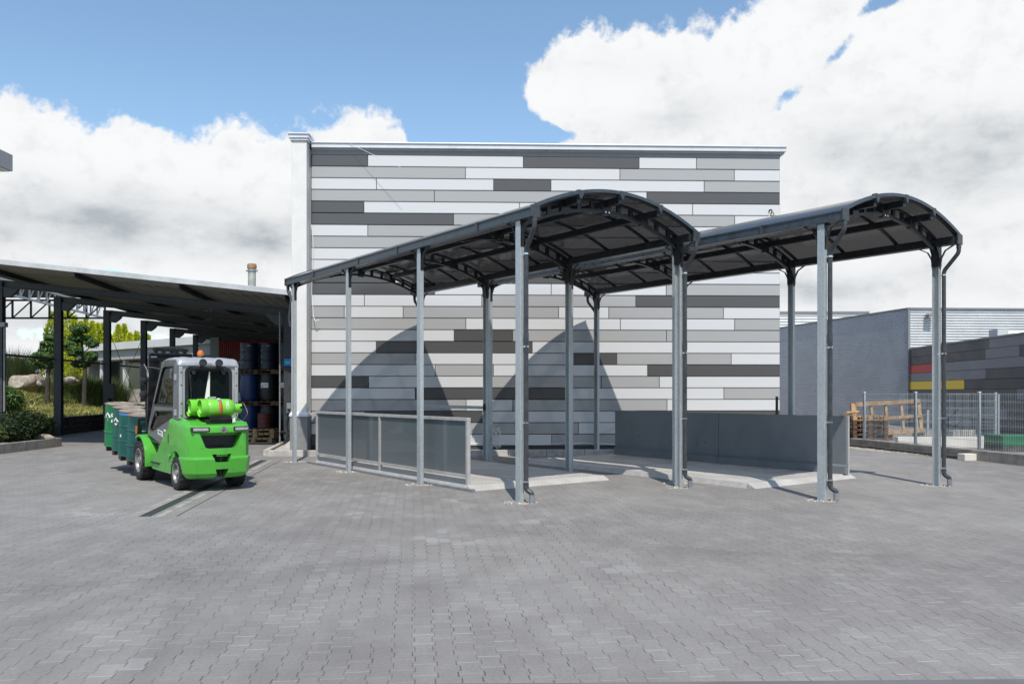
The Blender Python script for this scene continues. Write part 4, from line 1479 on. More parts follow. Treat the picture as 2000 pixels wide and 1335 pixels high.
def text_mesh(name, body, size, m, parent=None, M4=None):
    cu = bpy.data.curves.new(name + '_text', 'FONT')
    cu.body = body
    cu.size = size
    cu.align_x = 'CENTER'
    cu.align_y = 'CENTER'
    cu.extrude = .0008
    to = bpy.data.objects.new('tmp', cu)
    COL.objects.link(to)
    dg = bpy.context.evaluated_depsgraph_get()
    dg.update()
    me = bpy.data.meshes.new_from_object(to.evaluated_get(dg))
    bpy.data.objects.remove(to)
    bpy.data.curves.remove(cu)
    me.materials.clear()
    me.materials.append(M[m])
    o = bpy.data.objects.new(name, me)
    COL.objects.link(o)
    if parent:
        o.parent = parent
    if M4 is not None:
        o.matrix_local = M4
    return o


# white letters wrapped on the near bottle
lt = text_mesh('lettering', 'PRO', .075, 'white', gb1)
for v in lt.data.vertices:
    x, y, z = v.co
    a = R(-72 + 20) + x / .151 + R(-38)
    rr = .151 + z
    v.co = (rr * math.cos(a), rr * math.sin(a), .40 + y)
# strap over both bottles
sp = [(.02, y, z) for y, z in arc(.0, 1.345, .157, 80, 100, 3) + arc(-.265, 1.345, .157, 90, 215, 14)]
b2 = MB()
for i in range(len(sp) - 1):
    p, q_ = Vector(sp[i]), Vector(sp[i + 1])
    k = 'strap' if i < 5 or i > 10 else ('strapw' if i < 7 else 'blue' if i < 9 else 'strap')
    b2.add([p + Vector((-.026, 0, 0)), p + Vector((.026, 0, 0)), q_ + Vector((.026, 0, 0)), q_ + Vector((-.026, 0, 0))], [(0, 1, 2, 3)], k)
so = b2.build('bottle_strap', None, fk, fix=False)
sd = so.modifiers.new('thickness', 'SOLIDIFY')
sd.thickness = .004
b = MB()
b.add([(-.07, .11, 1.50), (.01, .11, 1.50), (.015, .112, 2.0 - .05), (.0, .112, 1.95), (-.07, .105, 1.50), (.01, .105, 1.50), (.015, .107, 1.95), (.0, .107, 1.95)],
      [(0, 1, 2, 3), (7, 6, 5, 4), (0, 4, 5, 1), (1, 5, 6, 2), (2, 6, 7, 3), (3, 7, 4, 0)])
b.build('pale_strap', 'strapw', fk, smooth=0)
MB().box(-.09, -.16, 1.49, .03, -.09, 1.53).build('ratchet', 'galvd', fk, .005, smooth=0)
b = MB()
b.tube(bend([(.40, -.265, 1.36), (.5, -.24, 1.34), (.50, -.1, 1.28), (.42, .0, 1.14)], .06), .009, 6)
b.tube(bend([(.40, .0, 1.36), (.52, -.05, 1.44), (.56, -.18, 1.25), (.45, -.25, 1.13)], .06), .007, 6)
b.build('gas_hose', 'black', fk)
MB().plate([(.20, 1.10), (.25, 1.13), (.24, 1.19), (.20, 1.17)], [], -.45, -.447, BACK).build('inspection_tag', 'white', fk, smooth=0)

# ------------------------------------------------------------------ pallets and drums
def pallet(name, label, wx, wy, m, group, T=None):
    t = bpy.data.objects.new(name, None)
    COL.objects.link(t)
    tag(t, label, 'pallet', group)
    rnd = random.Random(int(wx * 100 + wy * 10))
    b = MB()
    n = 7
    for i in range(n):
        x = -wx / 2 + (wx - .1) * i / (n - 1)
        b.box(x, -wy / 2, .122, x + .1 - rnd.uniform(0, .015), wy / 2, .144)
    for y in (-wy / 2, -.05, wy / 2 - .1):
        b.box(-wx / 2, y, .1, wx / 2, y + .1, .1215)
    b.build('deck', m, t, smooth=0)
    for x in (-wx / 2, -.07, wx / 2 - .14):
        for y in (-wy / 2, -.05, wy / 2 - .1):
            MB().box(x, y, .022, x + .14, y + .1, .0995).build('block', m, t, smooth=0)
    for y in (-wy / 2, -.05, wy / 2 - .1):
        MB().box(-wx / 2, y, 0, wx / 2, y + .1, .0215).build('skid', m, t, smooth=0)
    if T is not None:
        t.matrix_world = T
    return t


def drum(label, m, T, group, kind='steel', lid='lid', r=.29, h=.88):
    t = bpy.data.objects.new('drum', None)
    COL.objects.link(t)
    tag(t, label, 'drum', group)
    if kind == 'steel':
        pr = [(0, .012), (r - .015, .012), (r - .01, 0), (r + .006, .0), (r + .008, .012), (r, .022)]
        for z in (.20, .295, .585):
            if z == .20:
                continue
            pr += [(r, z - .018), (r + .010, z - .006), (r + .010, z + .006), (r, z + .018)]
        pr += [(r, h - .03), (r + .001, h - .022)]
        MB().lathe(pr, 36).build('drum_body', m, t)
        MB().lathe([(r + .001, h - .022), (r + .009, h - .014), (r + .009, h - .002), (r - .003, h), (r - .012, h - .012), (r - .03, h - .013), (.02, h - .010), (0, h - .010)], 36).build('drum_lid', lid, t)
    else:
        MB().lathe([(0, .0), (r - .04, .0), (r - .02, .03), (r + .0, .18), (r + .012, h * .45), (r, h * .75), (r - .02, h - .08), (r - .02, h - .04), (r - .005, h - .03), (r - .005, h), (r - .03, h), (r - .035, h - .03), (0, h - .03)], 36).build('drum_body', m, t)
    t.matrix_world = T
    return t


def patch(parent, name, poly, m, r, a0, z0, off=.002):
    """flat sticker bent round a drum: poly in metres around angle a0, height z0"""
    b = MB()
    xs = [p[0] for p in poly]
    # fan in narrow strips so that it follows the curve
    n = 10
    x0, x1 = min(xs), max(xs)

    def span(x):
        ys = []
        k = len(poly)
        for i in range(k):
            (xa, ya), (xb, yb) = poly[i], poly[(i + 1) % k]
            if (xa - x) * (xb - x) <= 0 and xa != xb:
                ys.append(ya + (yb - ya) * (x - xa) / (xb - xa))
            elif xa == xb == x:
                ys += [ya, yb]
        return (min(ys), max(ys)) if ys else (0, 0)
    vs, fs = [], []
    for i in range(n + 1):
        x = x0 + (x1 - x0) * i / n
        lo, hi = span(x)
        a = a0 + x / r
        for z in (lo, hi):
            vs.append(((r + off) * math.cos(a), (r + off) * math.sin(a), z0 + z))
    for i in range(n):
        fs.append((2 * i, 2 * i + 2, 2 * i + 3, 2 * i + 1))
    return b.add(vs, fs).build(name, m, parent, smooth=0, fix=False)


LM = FM @ Matrix.Translation((0, 2.62, .12)) @ Matrix.Rotation(TL, 4, 'X')
gp = 'pallets on the forklift forks'
pallet('pallet', 'brown wooden pallet on the forks close to the mast, under the teal drums', 1.02, 1.2, 'wood_d', gp, LM @ Matrix.Translation((-.02, .70, .0)))
pallet('pallet', 'brown wooden pallet at the fork tips, under the two greener drums', 1.02, 1.2, 'wood_d', gp, LM @ Matrix.Translation((-.02, 1.92, .0)))
dg_ = 'green drums carried by the forklift'
DZ = .146
lab = ['dark teal steel drum nearest the forklift mast, outer side', 'teal steel drum with blue tape at its rim, second from the mast', 'teal-green steel drum with white hazard diamond, third from the mast', 'bright green steel drum with white hazard diamond, farthest from the mast']
dm = ['drum_t2', 'drum_t', 'drum_t', 'drum_g']
drs = []
for i, y in enumerate((.40, 1.01, 1.62, 2.23)):
    jx = (.0, -.02, .01, -.01)[i]
    drs.append(drum(lab[i], dm[i], LM @ Matrix.Translation((-.32 + jx, y, DZ)) @ Matrix.Rotation(R(i * 40), 4, 'Z'), dg_))
lab2 = ['steel drum on the inner side nearest the mast, mostly hidden by the cab', 'steel drum on the inner side, second from the mast', 'steel drum on the inner side, third from the mast', 'steel drum on the inner side at the fork tips, its pale lid in view']
for i, y in enumerate((.40, 1.01, 1.62, 2.23)):
    drum(lab2[i], ('drum_t2', 'drum_t', 'drum_t', 'drum_g')[i], LM @ Matrix.Translation((.29, y, DZ)), dg_)
dia = [(-.085, 0), (0, .085), (.085, 0), (0, -.085)]
for i in (2, 3):
    A = R(204 - i * 40)
    pz = .63 if i == 3 else .60
    patch(drs[i], 'hazard_diamond', dia, 'white', .29, A, pz)
    patch(drs[i], 'hazard_symbol', [(-.045, -.012), (-.02, .03), (.0, .045), (.02, .0), (.045, -.02), (.0, -.03)], 'ink', .29, A, pz, .0035)
    patch(drs[i], 'drum_label', [(-.07, -.035), (.07, -.035), (.07, .035), (-.07, .035)], 'white', .29, A + .55, pz + .03)
    b_ = patch(drs[i], 'label_print', [(-.05, -.006), (.05, -.006), (.05, .008), (-.05, .008)], 'ink', .29, A + .55, pz + .035, .0035)
    patch(drs[i], 'drum_label', [(-.03, -.03), (.03, -.03), (.03, .03), (-.03, .03)], 'white', .29, A + .42, pz - .09)
A = R(205 - 40)
patch(drs[1], 'tape', [(-.12, -.02), (.14, -.02), (.14, .02), (-.12, .02)], 'blue', .29, A, .825)
patch(drs[1], 'drum_label', [(-.02, -.025), (.02, -.025), (.02, .025), (-.02, .025)], 'strapw', .29, A - .1, .40)
patch(drs[0], 'drum_label', [(-.02, -.02), (.02, -.02), (.02, .02), (-.02, .02)], 'white', .29, R(180 + 50), .66)

# ------------------------------------------------------------------ open shed on the left
EV = Vector((-.1279, .9918, 0))
L1p = Vector((-16.46, 30.3, 0))
lp = [L1p - EV * 4.45] + [L1p + EV * (5 * k) for k in range(6)]
R0 = Vector((-6.42, 24.0, 0))
rp = [R0] + [R0 + EV * (4.45 + 5 * k) for k in range(6)]
ZL, ZR = 5.06, 4.02
shed = thing('open_shed', 'long open-sided shed with dark steel posts and shallow sheet roof', 'shed')


def ibeam(b, a, c, wd, hg):
    a, c = Vector(a), Vector(c)
    up = Vector((0, 0, 1))
    b.bar(a + up * (hg / 2 - .008), c + up * (hg / 2 - .008), wd, .016)
    b.bar(a - up * (hg / 2 - .008), c - up * (hg / 2 - .008), wd, .016)
    b.bar(a, c, .012, hg - .034)


for k in range(7):
    z = ZL
    p = lp[k]
    for (p, z, s) in ((lp[k], ZL, 1), (rp[k], ZR, -1)):
        b = MB()
        b.box(-.125, -.125, 0, -.109, .125, z)
        b.box(.109, -.125, 0, .125, .125, z)
        b.box(-.108, -.008, 0, .108, .008, z)
        b.box(-.16, -.16, 0, .16, .16, .02)
        po = b.build('post', 'steel_d', shed, smooth=0)
        po.location = p
        po.rotation_euler = (0, 0, math.atan2(EV.y, EV.x))
    b = MB()
    a, c = lp[k] + Vector((.14, -.03, ZL - .10)), rp[k] + Vector((-.14, .03, ZR - .10))
    ibeam(b, a, c, .16, .22)
    d = (c - a).normalized()
    for q, e in ((a, d), (c, -d)):
        sd = Vector((-d.y, d.x, 0)).normalized() * .05
        b.loft([[q + e * s_ + sd + Vector((0, 0, -.10)), q + e * s_ - sd + Vector((0, 0, -.10)), q + e * s_ - sd + Vector((0, 0, -h_)), q + e * s_ + sd + Vector((0, 0, -h_))] for s_, h_ in ((0, .40), (.24, .40), (.38, .30), (.5, .20), (.56, .112))])
    b.build('roof_beam', 'steel_d', shed, smooth=0)
# roof plane
fl, fr = Vector((-15.55, 23.6, ZL + .30)), Vector((-5.98, 22.5, ZR + .22))
dl = (fl - fr)
fl2 = fr + dl * 1.07
bl2, br = fl2 + EV * 31, fr + EV * 31


def rpt(s, t, dz=0):
    return fl2 + (fr - fl2) * s + EV * t + Vector((0, 0, dz))


b = MB()
n = 60
secs = []
for t_ in (0.02, 31):
    top = [rpt(i / n, t_, .05 + (.035 if i % 2 else 0)) for i in range(n + 1)]
    bot = [rpt(i / n, t_, .0 + (.035 if i % 2 else 0)) for i in range(n, -1, -1)]
    secs.append(top + bot)
b.loft(secs)
b.build('roof_sheet', 'shed_under', shed, smooth=0)
b = MB()
b.bar(rpt(0, -.02, .045), rpt(1, -.02, .045), .03, .14)
b.build('fascia', 'shed_fascia', shed, .004, smooth=0)
for s in (.09, .39, .69, .985):
    b = MB()
    ibeam(b, rpt(s, .15, -.085), rpt(s, 30.8, -.085), .09, .15)
    b.build('purlin', 'steel_d', shed, smooth=0)
g_ = MB()
g_.tube([rpt(1.004, .0, .02), rpt(1.004, 6, .02)], .07, 12)
g_.tube(bend([rpt(1.004, .05, .02), rpt(1.004, .05, -.16), R0 + Vector((.12, -.35, 3.72)), R0 + Vector((.12, -.20, 3.5))], .1), .055, 12)
g_.build('gutter', 'stub', shed)
# rail, bracing wires and pipe on the garden side
MB().tube([lp[0] + Vector((-.12, 0, 2.8)), lp[3] + Vector((-.12, 0, 2.8)), lp[6] + Vector((-.12, 0, 2.8))], .035, 8).build('side_rail', 'steel_d', shed)
for a, c in ((lp[2], lp[3]),):
    for z0, z1 in ((.3, 4.4), (4.4, .3)):
        MB().tube([a + Vector((0, 0, z0)), c + Vector((0, 0, z1))], .012, 6).build('bracing_wire', 'black', shed)
q = lp[2]
MB().box(q.x - .0, q.y - .32, 1.35, q.x + .42, q.y - .18, 1.98).build('switch_box', 'black', shed, smooth=0)
q = lp[0]
b = MB()
b.tube([(q.x + .17, q.y - .05, .1), (q.x + .17, q.y - .05, 3.6)], .03, 8)
b.box(q.x + .08, q.y - .18, 3.62, q.x + .26, q.y, 3.76)
b.build('rain_pipe', 'flash', shed, smooth=30)
# right front post fittings: pale pipe, blue sign, socket box, black cables
q = R0
b = MB().tube([(q.x - .2, q.y - .2, .1), (q.x - .2, q.y - .2, 3.9)], .022, 8)
b.build('conduit', 'stub', shed)
sg = MB().box(q.x - .09, q.y - .175, 2.36, q.x + .13, q.y - .165, 2.56).build('sign', 'signblue', shed, smooth=0)
b = MB()
b.box(q.x - .06, q.y - .1775, 2.465, q.x + .10, q.y - .176, 2.475)
b.box(q.x - .04, q.y - .1775, 2.44, q.x + .08, q.y - .176, 2.45)
b.build('sign_print', 'paleblue', sg, smooth=0)
MB().box(q.x - .01, q.y - .20, 1.02, q.x + .12, q.y - .135, 1.30).build('socket_box', 'stub', shed, .008, smooth=0)
MB().box(q.x + .015, q.y - .215, 1.06, q.x + .10, q.y - .201, 1.14).build('socket_lid', 'black', shed, smooth=0)
b = MB()
b.tube(bend([(q.x + .06, q.y - .17, 1.03), (q.x - .02, q.y - .22, .7), (q.x + .08, q.y - .22, .5), (q.x + .02, q.y - .3, .2), (q.x + .12, q.y - .5, .12)], .1), .014, 6)
b.tube(bend([(q.x - .18, q.y - .25, .45), (q.x - .02, q.y - .32, .52), (q.x + .14, q.y - .3, .36)], .08), .03, 8)
b.tube(bend([(q.x - .05, q.y - .25, .45), (q.x - .0, q.y - .35, .25), (q.x + .1, q.y - .55, .12)], .1), .022, 6)
b.build('black_cable', 'cable', shed)
# fluorescent battens under the roof
for i, (s, t_) in enumerate(((.60, 7), (.48, 12), (.74, 12), (.62, 17))):
    o = MB()
    o.bar(rpt(s, t_, -.22), rpt(s, t_ + 1.4, -.22), .09, .05, 'white')
    o.bar(rpt(s, t_ + .05, -.26), rpt(s, t_ + 1.35, -.26), .04, .03, 'lit')
    o.bar(rpt(s, t_ + .7, -.2), rpt(s, t_ + .7, -.02), .02, .02, 'white')
    o = o.build('batten_light', None, None, smooth=0)
    tag(o, ['white fluorescent batten nearest the front edge of the shed roof', 'white fluorescent batten in the middle of the shed roof, left one', 'white fluorescent batten over the drum stacks', 'white fluorescent batten deepest in the shed'][i], 'ceiling light', 'batten lights under the shed roof')
# dark end wall and red container deep in the shed
e0, e1 = lp[6] + EV * 4, rp[6] + EV * 4
t = thing('rear_wall', 'dark wall closing the back of the open shed', 'wall')
MB().bar(Vector(((e0.x * .62 + e1.x * .38), (e0.y * .62 + e1.y * .38), 1.9)), (e1.x + 1.5, e1.y, 1.9), .1, 3.8).build('wall_sheet', 'steel_d', t, smooth=0)
t = thing('red_container', 'red corrugated container lifted above head height at the back of the shed', 'container')
Yc = 44
c0, c1 = P(428, 700, Yc), P(566, 700, Yc)
zb, zt = P(0, 704, Yc).z, P(0, 664, Yc).z
b = MB()
n = 34
for i in range(n):
    x0, x1 = c0.x + (c1.x - c0.x) * i / n, c0.x + (c1.x - c0.x) * (i + .55) / n
    b.box(x0, Yc - .05, zb, x1, Yc, zt)
b.box(c0.x, Yc, zb, c1.x, Yc + 2.4, zt)
b.build('corrugated_side', 'red', t, smooth=0)
MB().box(c0.x - .45, Yc - .06, zb - .2, c0.x - .004, Yc + .4, zt + .15).build('end_frame', 'pav_g', t, smooth=0)
MB().box(c0.x, Yc + .1, .0, c0.x + .25, Yc + .35, zb - .004).build('support', 'steel_d', t, smooth=0)
MB().box(c1.x - .25, Yc + .1, .0, c1.x, Yc + .35, zb - .004).build('support', 'steel_d', t, smooth=0)
MB().box(c0.x + .3, Yc - .1, zb - .1, c1.x, Yc - .04, zb - .05).build('pale_batten', 'white', t, smooth=0)

# drum stacks inside the shed
YD = 28.1
gB = 'drums stacked in the shed'
gP = 'pallets between the stacked drums'
xs = [-8.75, -8.12, -7.48, -6.90]
z = 0.0
RZ = lambda x, y, z, a=0: Matrix.Translation((x, y, z)) @ Matrix.Rotation(a, 4, 'Z')
wpl = [('brown wooden pallet at the very bottom of the left drum stack', 0), ('brown wooden pallet second from the floor in the left drum stack', .146)]
for l, zz in wpl:
    pallet('pallet', l, 1.24, 1.24, 'wood_d', gP, RZ(-8.43, YD, zz))
pallet('pallet', 'brown wooden pallet at the very bottom of the right drum stack', 1.24, 1.24, 'wood_d', gP, RZ(-7.18, YD, 0))
pallet('pallet', 'brown wooden pallet second from the floor in the right drum stack', 1.24, 1.24, 'wood_d', gP, RZ(-7.18, YD, .146))
tiers = [(.292, [('drum_b', 'p', 'blue plastic drum in the bottom tier of the shed stack'), ('drum_k', 'p', 'black drum in the bottom tier of the shed stack, behind a red drum'), ('drum_k', 'p', 'black drum in the bottom tier, right of the red drum'), ('drum_k', 'p', 'black drum in the bottom tier against the shed post')]),
         (1.32, [('drum_b', 'p', 'blue plastic drum in the middle tier of the shed stack'), ('drum_k', 'p', 'black drum with white label in the middle tier, left one'), ('drum_k', 'p', 'black drum with white label in the middle tier, partly behind the shed post'), ('drum_k', 'p', 'black drum in the middle tier hidden behind the shed post')]),
         (2.36, [('drum_n', 's', 'navy steel drum at the left end of the top tier'), ('drum_n', 's', 'navy steel drum second in the top tier'), ('drum_n', 's', 'navy steel drum third in the top tier'), ('drum_k', 's', 'dark drum at the right end of the top tier')])]
for ti, (z0, ds) in enumerate(tiers):
    if ti:
        pallet('pallet', 'brown wooden pallet under the %s tier, left stack' % ('middle', 'top')[ti - 1], 1.24, 1.24, 'wood_d', gP, RZ(-8.43, YD, z0 - .146))
        pallet('pallet', 'brown wooden pallet under the %s tier, right stack' % ('middle', 'top')[ti - 1], 1.24, 1.24, 'wood_d', gP, RZ(-7.18, YD, z0 - .146))
    for i, (m_, k_, l) in enumerate(ds):
        d = drum(l, m_, RZ(xs[i], YD - .3, z0), gB, 'steel' if k_ == 's' else 'plastic', m_)
        if ti == 1 and i in (1, 2):
            patch(d, 'drum_label', [(-.13, -.08), (.13, -.08), (.13, .08), (-.13, .08)], 'white', .305, R(262), .52)
            patch(d, 'label_print', [(-.10, -.01), (.10, -.01), (.10, .0), (-.10, .0)], 'ink', .305, R(262), .53, .0035)
            patch(d, 'label_print', [(-.10, -.01), (-.04, -.01), (-.04, .02), (-.10, .02)], 'ink', .305, R(262), .475, .0035)
        if ti == 2 and i < 2:
            for zz in (.25, .42, .62):
                patch(d, 'stencil_print', [(-.09, -.03), (-.06, -.03), (-.06, .03), (-.09, .03)], 'flash', .29, R(255), zz)
            patch(d, 'drum_label', [(-.05, -.018), (.05, -.018), (.05, .018), (-.05, .018)], 'flash', .29, R(285), .78)
for i, x in enumerate(xs):
    for ti, (z0, ds) in enumerate(tiers):
        drum(('%s drum in the back row of the %s tier, %s' % (('dark blue', 'black', 'navy')[ti], ('bottom', 'middle', 'top')[ti], ('leftmost', 'second', 'third', 'rightmost')[i])), ('drum_b', 'drum_k', 'drum_n')[ti], RZ(x, YD + .32, z0), gB, 'plastic' if ti < 2 else 'steel', ('drum_b', 'drum_k', 'drum_n')[ti])
drum('dull red drum on the floor in front of the stacked drums', 'drum_r', RZ(-8.05, YD - .95, .292 + .15) @ Matrix.Diagonal((.75, .75, .55, 1)), gB, 'steel', 'drum_r')
for i in range(3):
    pallet('pallet', 'empty weathered pallet in front of the drum stacks, %s of three' % ('lowest', 'middle', 'topmost')[i], 1.2, .8, 'wood', 'empty pallets before the drum stacks', RZ(-8.2 + .03 * (i % 2), 26.9, .146 * i, R(-2 + 3 * i)))

# flue behind the shed roof
fp = P(492, 570, 46)
fl_ = MB().lathe([(.0, 0), (.21, 0), (.21, 8.45), (.0, 8.45)], 20).build('flue', 'chim', None)
fl_.location = (fp.x, fp.y, 0)
tag(fl_, 'grey flue pipe with rusty cap rising behind the shed roof', 'chimney')
MB().lathe([(.215, 8.42), (.25, 8.42), (.255, 8.5), (.25, 8.62), (.22, 8.68), (.0, 8.7)], 20).build('flue_cap', 'rust', fl_)
b = MB()
b.lathe([(.211, 8.25), (.25, 8.25), (.25, 8.32), (.211, 8.32)], 20)
b.box(-.32, -.02, 8.25, -.24, .02, 8.35)
b.box(.24, -.02, 8.25, .32, .02, 8.35)
b.build('flue_collar', 'flash', fl_)

# ------------------------------------------------------------------ garden behind the shed: retaining wall, mound, planting
NL = Vector((-.9918, -.1279, 0))
GW = Vector((-16.95, 30.7, 0))


def bank(x, y):
    t = (Vector((x, y, 0)) - GW).dot(NL)
    s = min(1, max(0, (t - .2) / 9.5))
    s = s * s * (3 - 2 * s)
    f = max(0, min(1, (y - 25) / 6)) * max(0, min(1, (66 - y) / 16))
    return .62 + 1.65 * s * f + .12 * math.sin(x * .9) * math.sin(y * .6) * s


b = MB()
nx, ny = 26, 34
vs, fs = [], []
for j in range(ny + 1):
    for i in range(nx + 1):
        p = GW + EV * (-8 + 46 * j / ny) + NL * (.12 + 24 * i / nx)
        vs.append((p.x, p.y, -.03 if j in (0, ny) else bank(p.x, p.y)))
for j in range(ny):
    for i in range(nx):
        a = j * (nx + 1) + i
        fs.append((a, a + 1, a + nx + 2, a + nx + 1))
b.add(vs, fs)
tag(b.build('garden_mound', 'soil', None), kind='structure')
t = thing('retaining_wall', 'low retaining wall of dark rough stone blocks below the garden', 'wall')
b = MB()
for c in range(3):
    s = -8 + (c % 2) * .3
    while s < 30:
        ln = random.uniform(.5, .9)
        o = random.uniform(-.02, .02)
        p, q = GW + EV * s, GW + EV * (s + ln - .015)
        b.bar(p + Vector((o, 0, .1 + c * .2)), q + Vector((o, 0, .1 + c * .2)), .26, .19)
        s += ln
b.build('stone_courses', 'darkstone', t, .02, smooth=0)
b = MB()
b.bar(GW + EV * -8 + Vector((.02, 0, .635)), GW + EV * 30 + Vector((.02, 0, .635)), .34, .06)
b.build('wall_cap', 'darkstone', t, .01, smooth=0)
b = MB()
kerb_run(b, GW + EV * -4 + Vector((.55, 0, 0)), GW + EV * 26 + Vector((.55, 0, 0)), .1, .035)
b.build('kerb_strip', 'concrete', t, smooth=0)

rng = random.Random(11)


def blade(vs, fs, p, h_, wd, lean, az, segs=2):
    o = len(vs)
    d = Vector((math.cos(az), math.sin(az), 0))
    sd = Vector((-d.y, d.x, 0)) * wd
    for i in range(segs + 1):
        f = i / segs
        c = p + Vector((0, 0, h_ * f * (1 - .25 * f * lean))) + d * (lean * h_ * f * f)
        w_ = (1 - f) ** .8
        vs.append(c - sd * w_)
        vs.append(c + sd * w_)
    for i in range(segs):
        a = o + i * 2
        fs.append((a, a + 1, a + 3, a + 2))


# ground cover: sedge-like clumps
vs, fs = [], []
for i in range(2300):
    p = GW + EV * rng.uniform(-5.5, 31) + NL * (rng.random() ** 1.1 * 10.5 + .3)
    big_ = math.sin(p.x * 1.1 + 2) * math.sin(p.y * .8)
    if big_ < -.82:
        continue
    r0 = rng.uniform(.18, .36)
    z0 = bank(p.x, p.y)
    for k in range(21):
        a, rr = rng.uniform(0, 6.28), rng.random() * r0
        blade(vs, fs, Vector((p.x + math.cos(a) * rr, p.y + math.sin(a) * rr, z0 - .03)), rng.uniform(.16, .38), rng.uniform(.018, .036), rng.uniform(.5, 1.5), a + rng.uniform(-.6, .6))
o = MB().add(vs, fs).build('ground_cover', 'leaf_c', None, smooth=0, fix=False)
tag(o, 'yellow-green variegated ground cover spread over the garden mound', 'ground cover', None, 'stuff')


def leaf_ball(vs, fs, c, rx, ry, rz, n, sz, rnd, shell=.55, up=0.0, lump=.18):
    c = Vector(c)
    ph = [rnd.uniform(0, 6.28) for _ in range(6)]
    for _ in range(n):
        u = rnd.uniform(-1, 1)
        a = rnd.uniform(0, 2 * PI)
        s = math.sqrt(1 - u * u)
        d = Vector((s * math.cos(a), s * math.sin(a), u))
        lm = 1 + lump * (math.sin(3 * a + ph[0]) * math.cos(4 * u + ph[1]) + .6 * math.sin(7 * a + ph[2] + 5 * u))
        k = (shell + (1 - shell) * rnd.random() ** .6) * lm
        p = c + Vector((d.x * rx * k, d.y * ry * k, d.z * rz * k))
        nrm = (d + Vector((rnd.gauss(0, .5), rnd.gauss(0, .5), rnd.gauss(0, .5) + up))).normalized()
        t1 = nrm.cross(Vector((rnd.gauss(0, 1), rnd.gauss(0, 1), rnd.gauss(0, 1)))).normalized()
        t2 = nrm.cross(t1)
        q = sz * rnd.uniform(.6, 1.3)
        o = len(vs)
        vs += [p - t1 * q * .4 + nrm * 0, p + t2 * q, p + t1 * q * .4, p - t2 * q]
        fs.append((o, o + 1, o + 2, o + 3))


def shrub(c, r, hz, m, label, n, sz, name='shrub', cat='shrub', group=None, seed=1):
    rnd = random.Random(seed)
    t = thing(name, label, cat, c, 0, group)
    vs, fs = [], []
    leaf_ball(vs, fs, (0, 0, hz * .5), r, r, hz * .52, n, sz, rnd, .45, .3, .12)
    for k in range(7):
        a = rnd.uniform(0, 6.28)
        leaf_ball(vs, fs, (math.cos(a) * r * .6, math.sin(a) * r * .6, hz * rnd.uniform(.35, .75)), r * .42, r * .42, hz * .3, n // 9, sz, rnd, .4, .4, .1)
    MB().add(vs, fs).build('foliage', m, t, smooth=0, fix=False)
    b = MB()
    for k in range(5):
        a = rnd.uniform(0, 6.28)
        b.tube([(0, 0, -.05), (math.cos(a) * r * .25, math.sin(a) * r * .25, hz * .3), (math.cos(a) * r * .5, math.sin(a) * r * .5, hz * .6)], [.035, .025, .008], 6)
    b.build('stem', 'bark', t)
    return t


# kerbed bed on the left with dark evergreen shrubs
a, c, e = Vector((-13.1, 9.0, 0)), Vector((-13.42, 24.75, 0)), Vector((-15.7, 25.35, 0))
t = thing('shrub_bed', 'raised bed with weathered concrete kerb under the dark shrubs', 'kerb')
b = MB()
kerb_run(b, a, c, .14, .26, 1.0)
kerb_run(b, c + Vector((-.09, -.06, 0)), e, .12, .26, 1.0)
b.build('kerb_stone', 'concrete_d', t, .01, smooth=0)
MB().add([(a.x - .06, a.y, .22), (c.x - .06, c.y - .05, .22), (e.x, e.y - .05, .22), (-22, 25.5, .25), (-22, 9, .25)], [(0, 1, 2, 3, 4)]).build('gravel_fill', 'gravel', t, smooth=0)
gS = 'dark evergreen shrubs in the kerbed bed'
shrub(Vector((-14.25, 23.4, .2)), .9, .85, 'leaf_d', 'dark evergreen shrub nearest the camera, cut by the left edge of the photo', 5200, .05, 'shrub', 'shrub', gS, 2)
shrub(Vector((-14.25, 24.55, .2)), .72, .85, 'leaf_d', 'dark evergreen shrub by the end of the concrete kerb', 4600, .05, 'shrub', 'shrub', gS, 3)
shrub(Vector((-15.3, 23.0, .2)), .9, 1.0, 'leaf_d', 'dark evergreen shrub at the left photo edge behind the nearest one', 3800, .05, 'shrub', 'shrub', gS, 4)
shrub(Vector((-13.95, 22.0, .2)), .55, .55, 'leaf_m', 'low light green shrub peeking in at the left photo edge', 1800, .045, 'shrub', 'shrub', None, 8)
rk = MB().lathe([(0, 0), (.3, 0), (.33, .08), (.2, .17), (0, .2)], 14)
rk.v = [(x * 1.2, y, z) for x, y, z in rk.v]
o = rk.build('rock', 'rock', None)
o.location = (-13.72, 24.3, .2)
tag(o, 'small pale rock lying on the kerbed bed beside the dark shrub', 'rock')
# round dark shrub on the mound
q = P(16, 768, 31.5)
shrub(Vector((q.x - .3, q.y, bank(q.x, q.y) - .15)), .85, 1.25, 'leaf_n', 'round dark green shrub on the mound beside the first shed post', 5500, .06, 'shrub', 'shrub', None, 5)


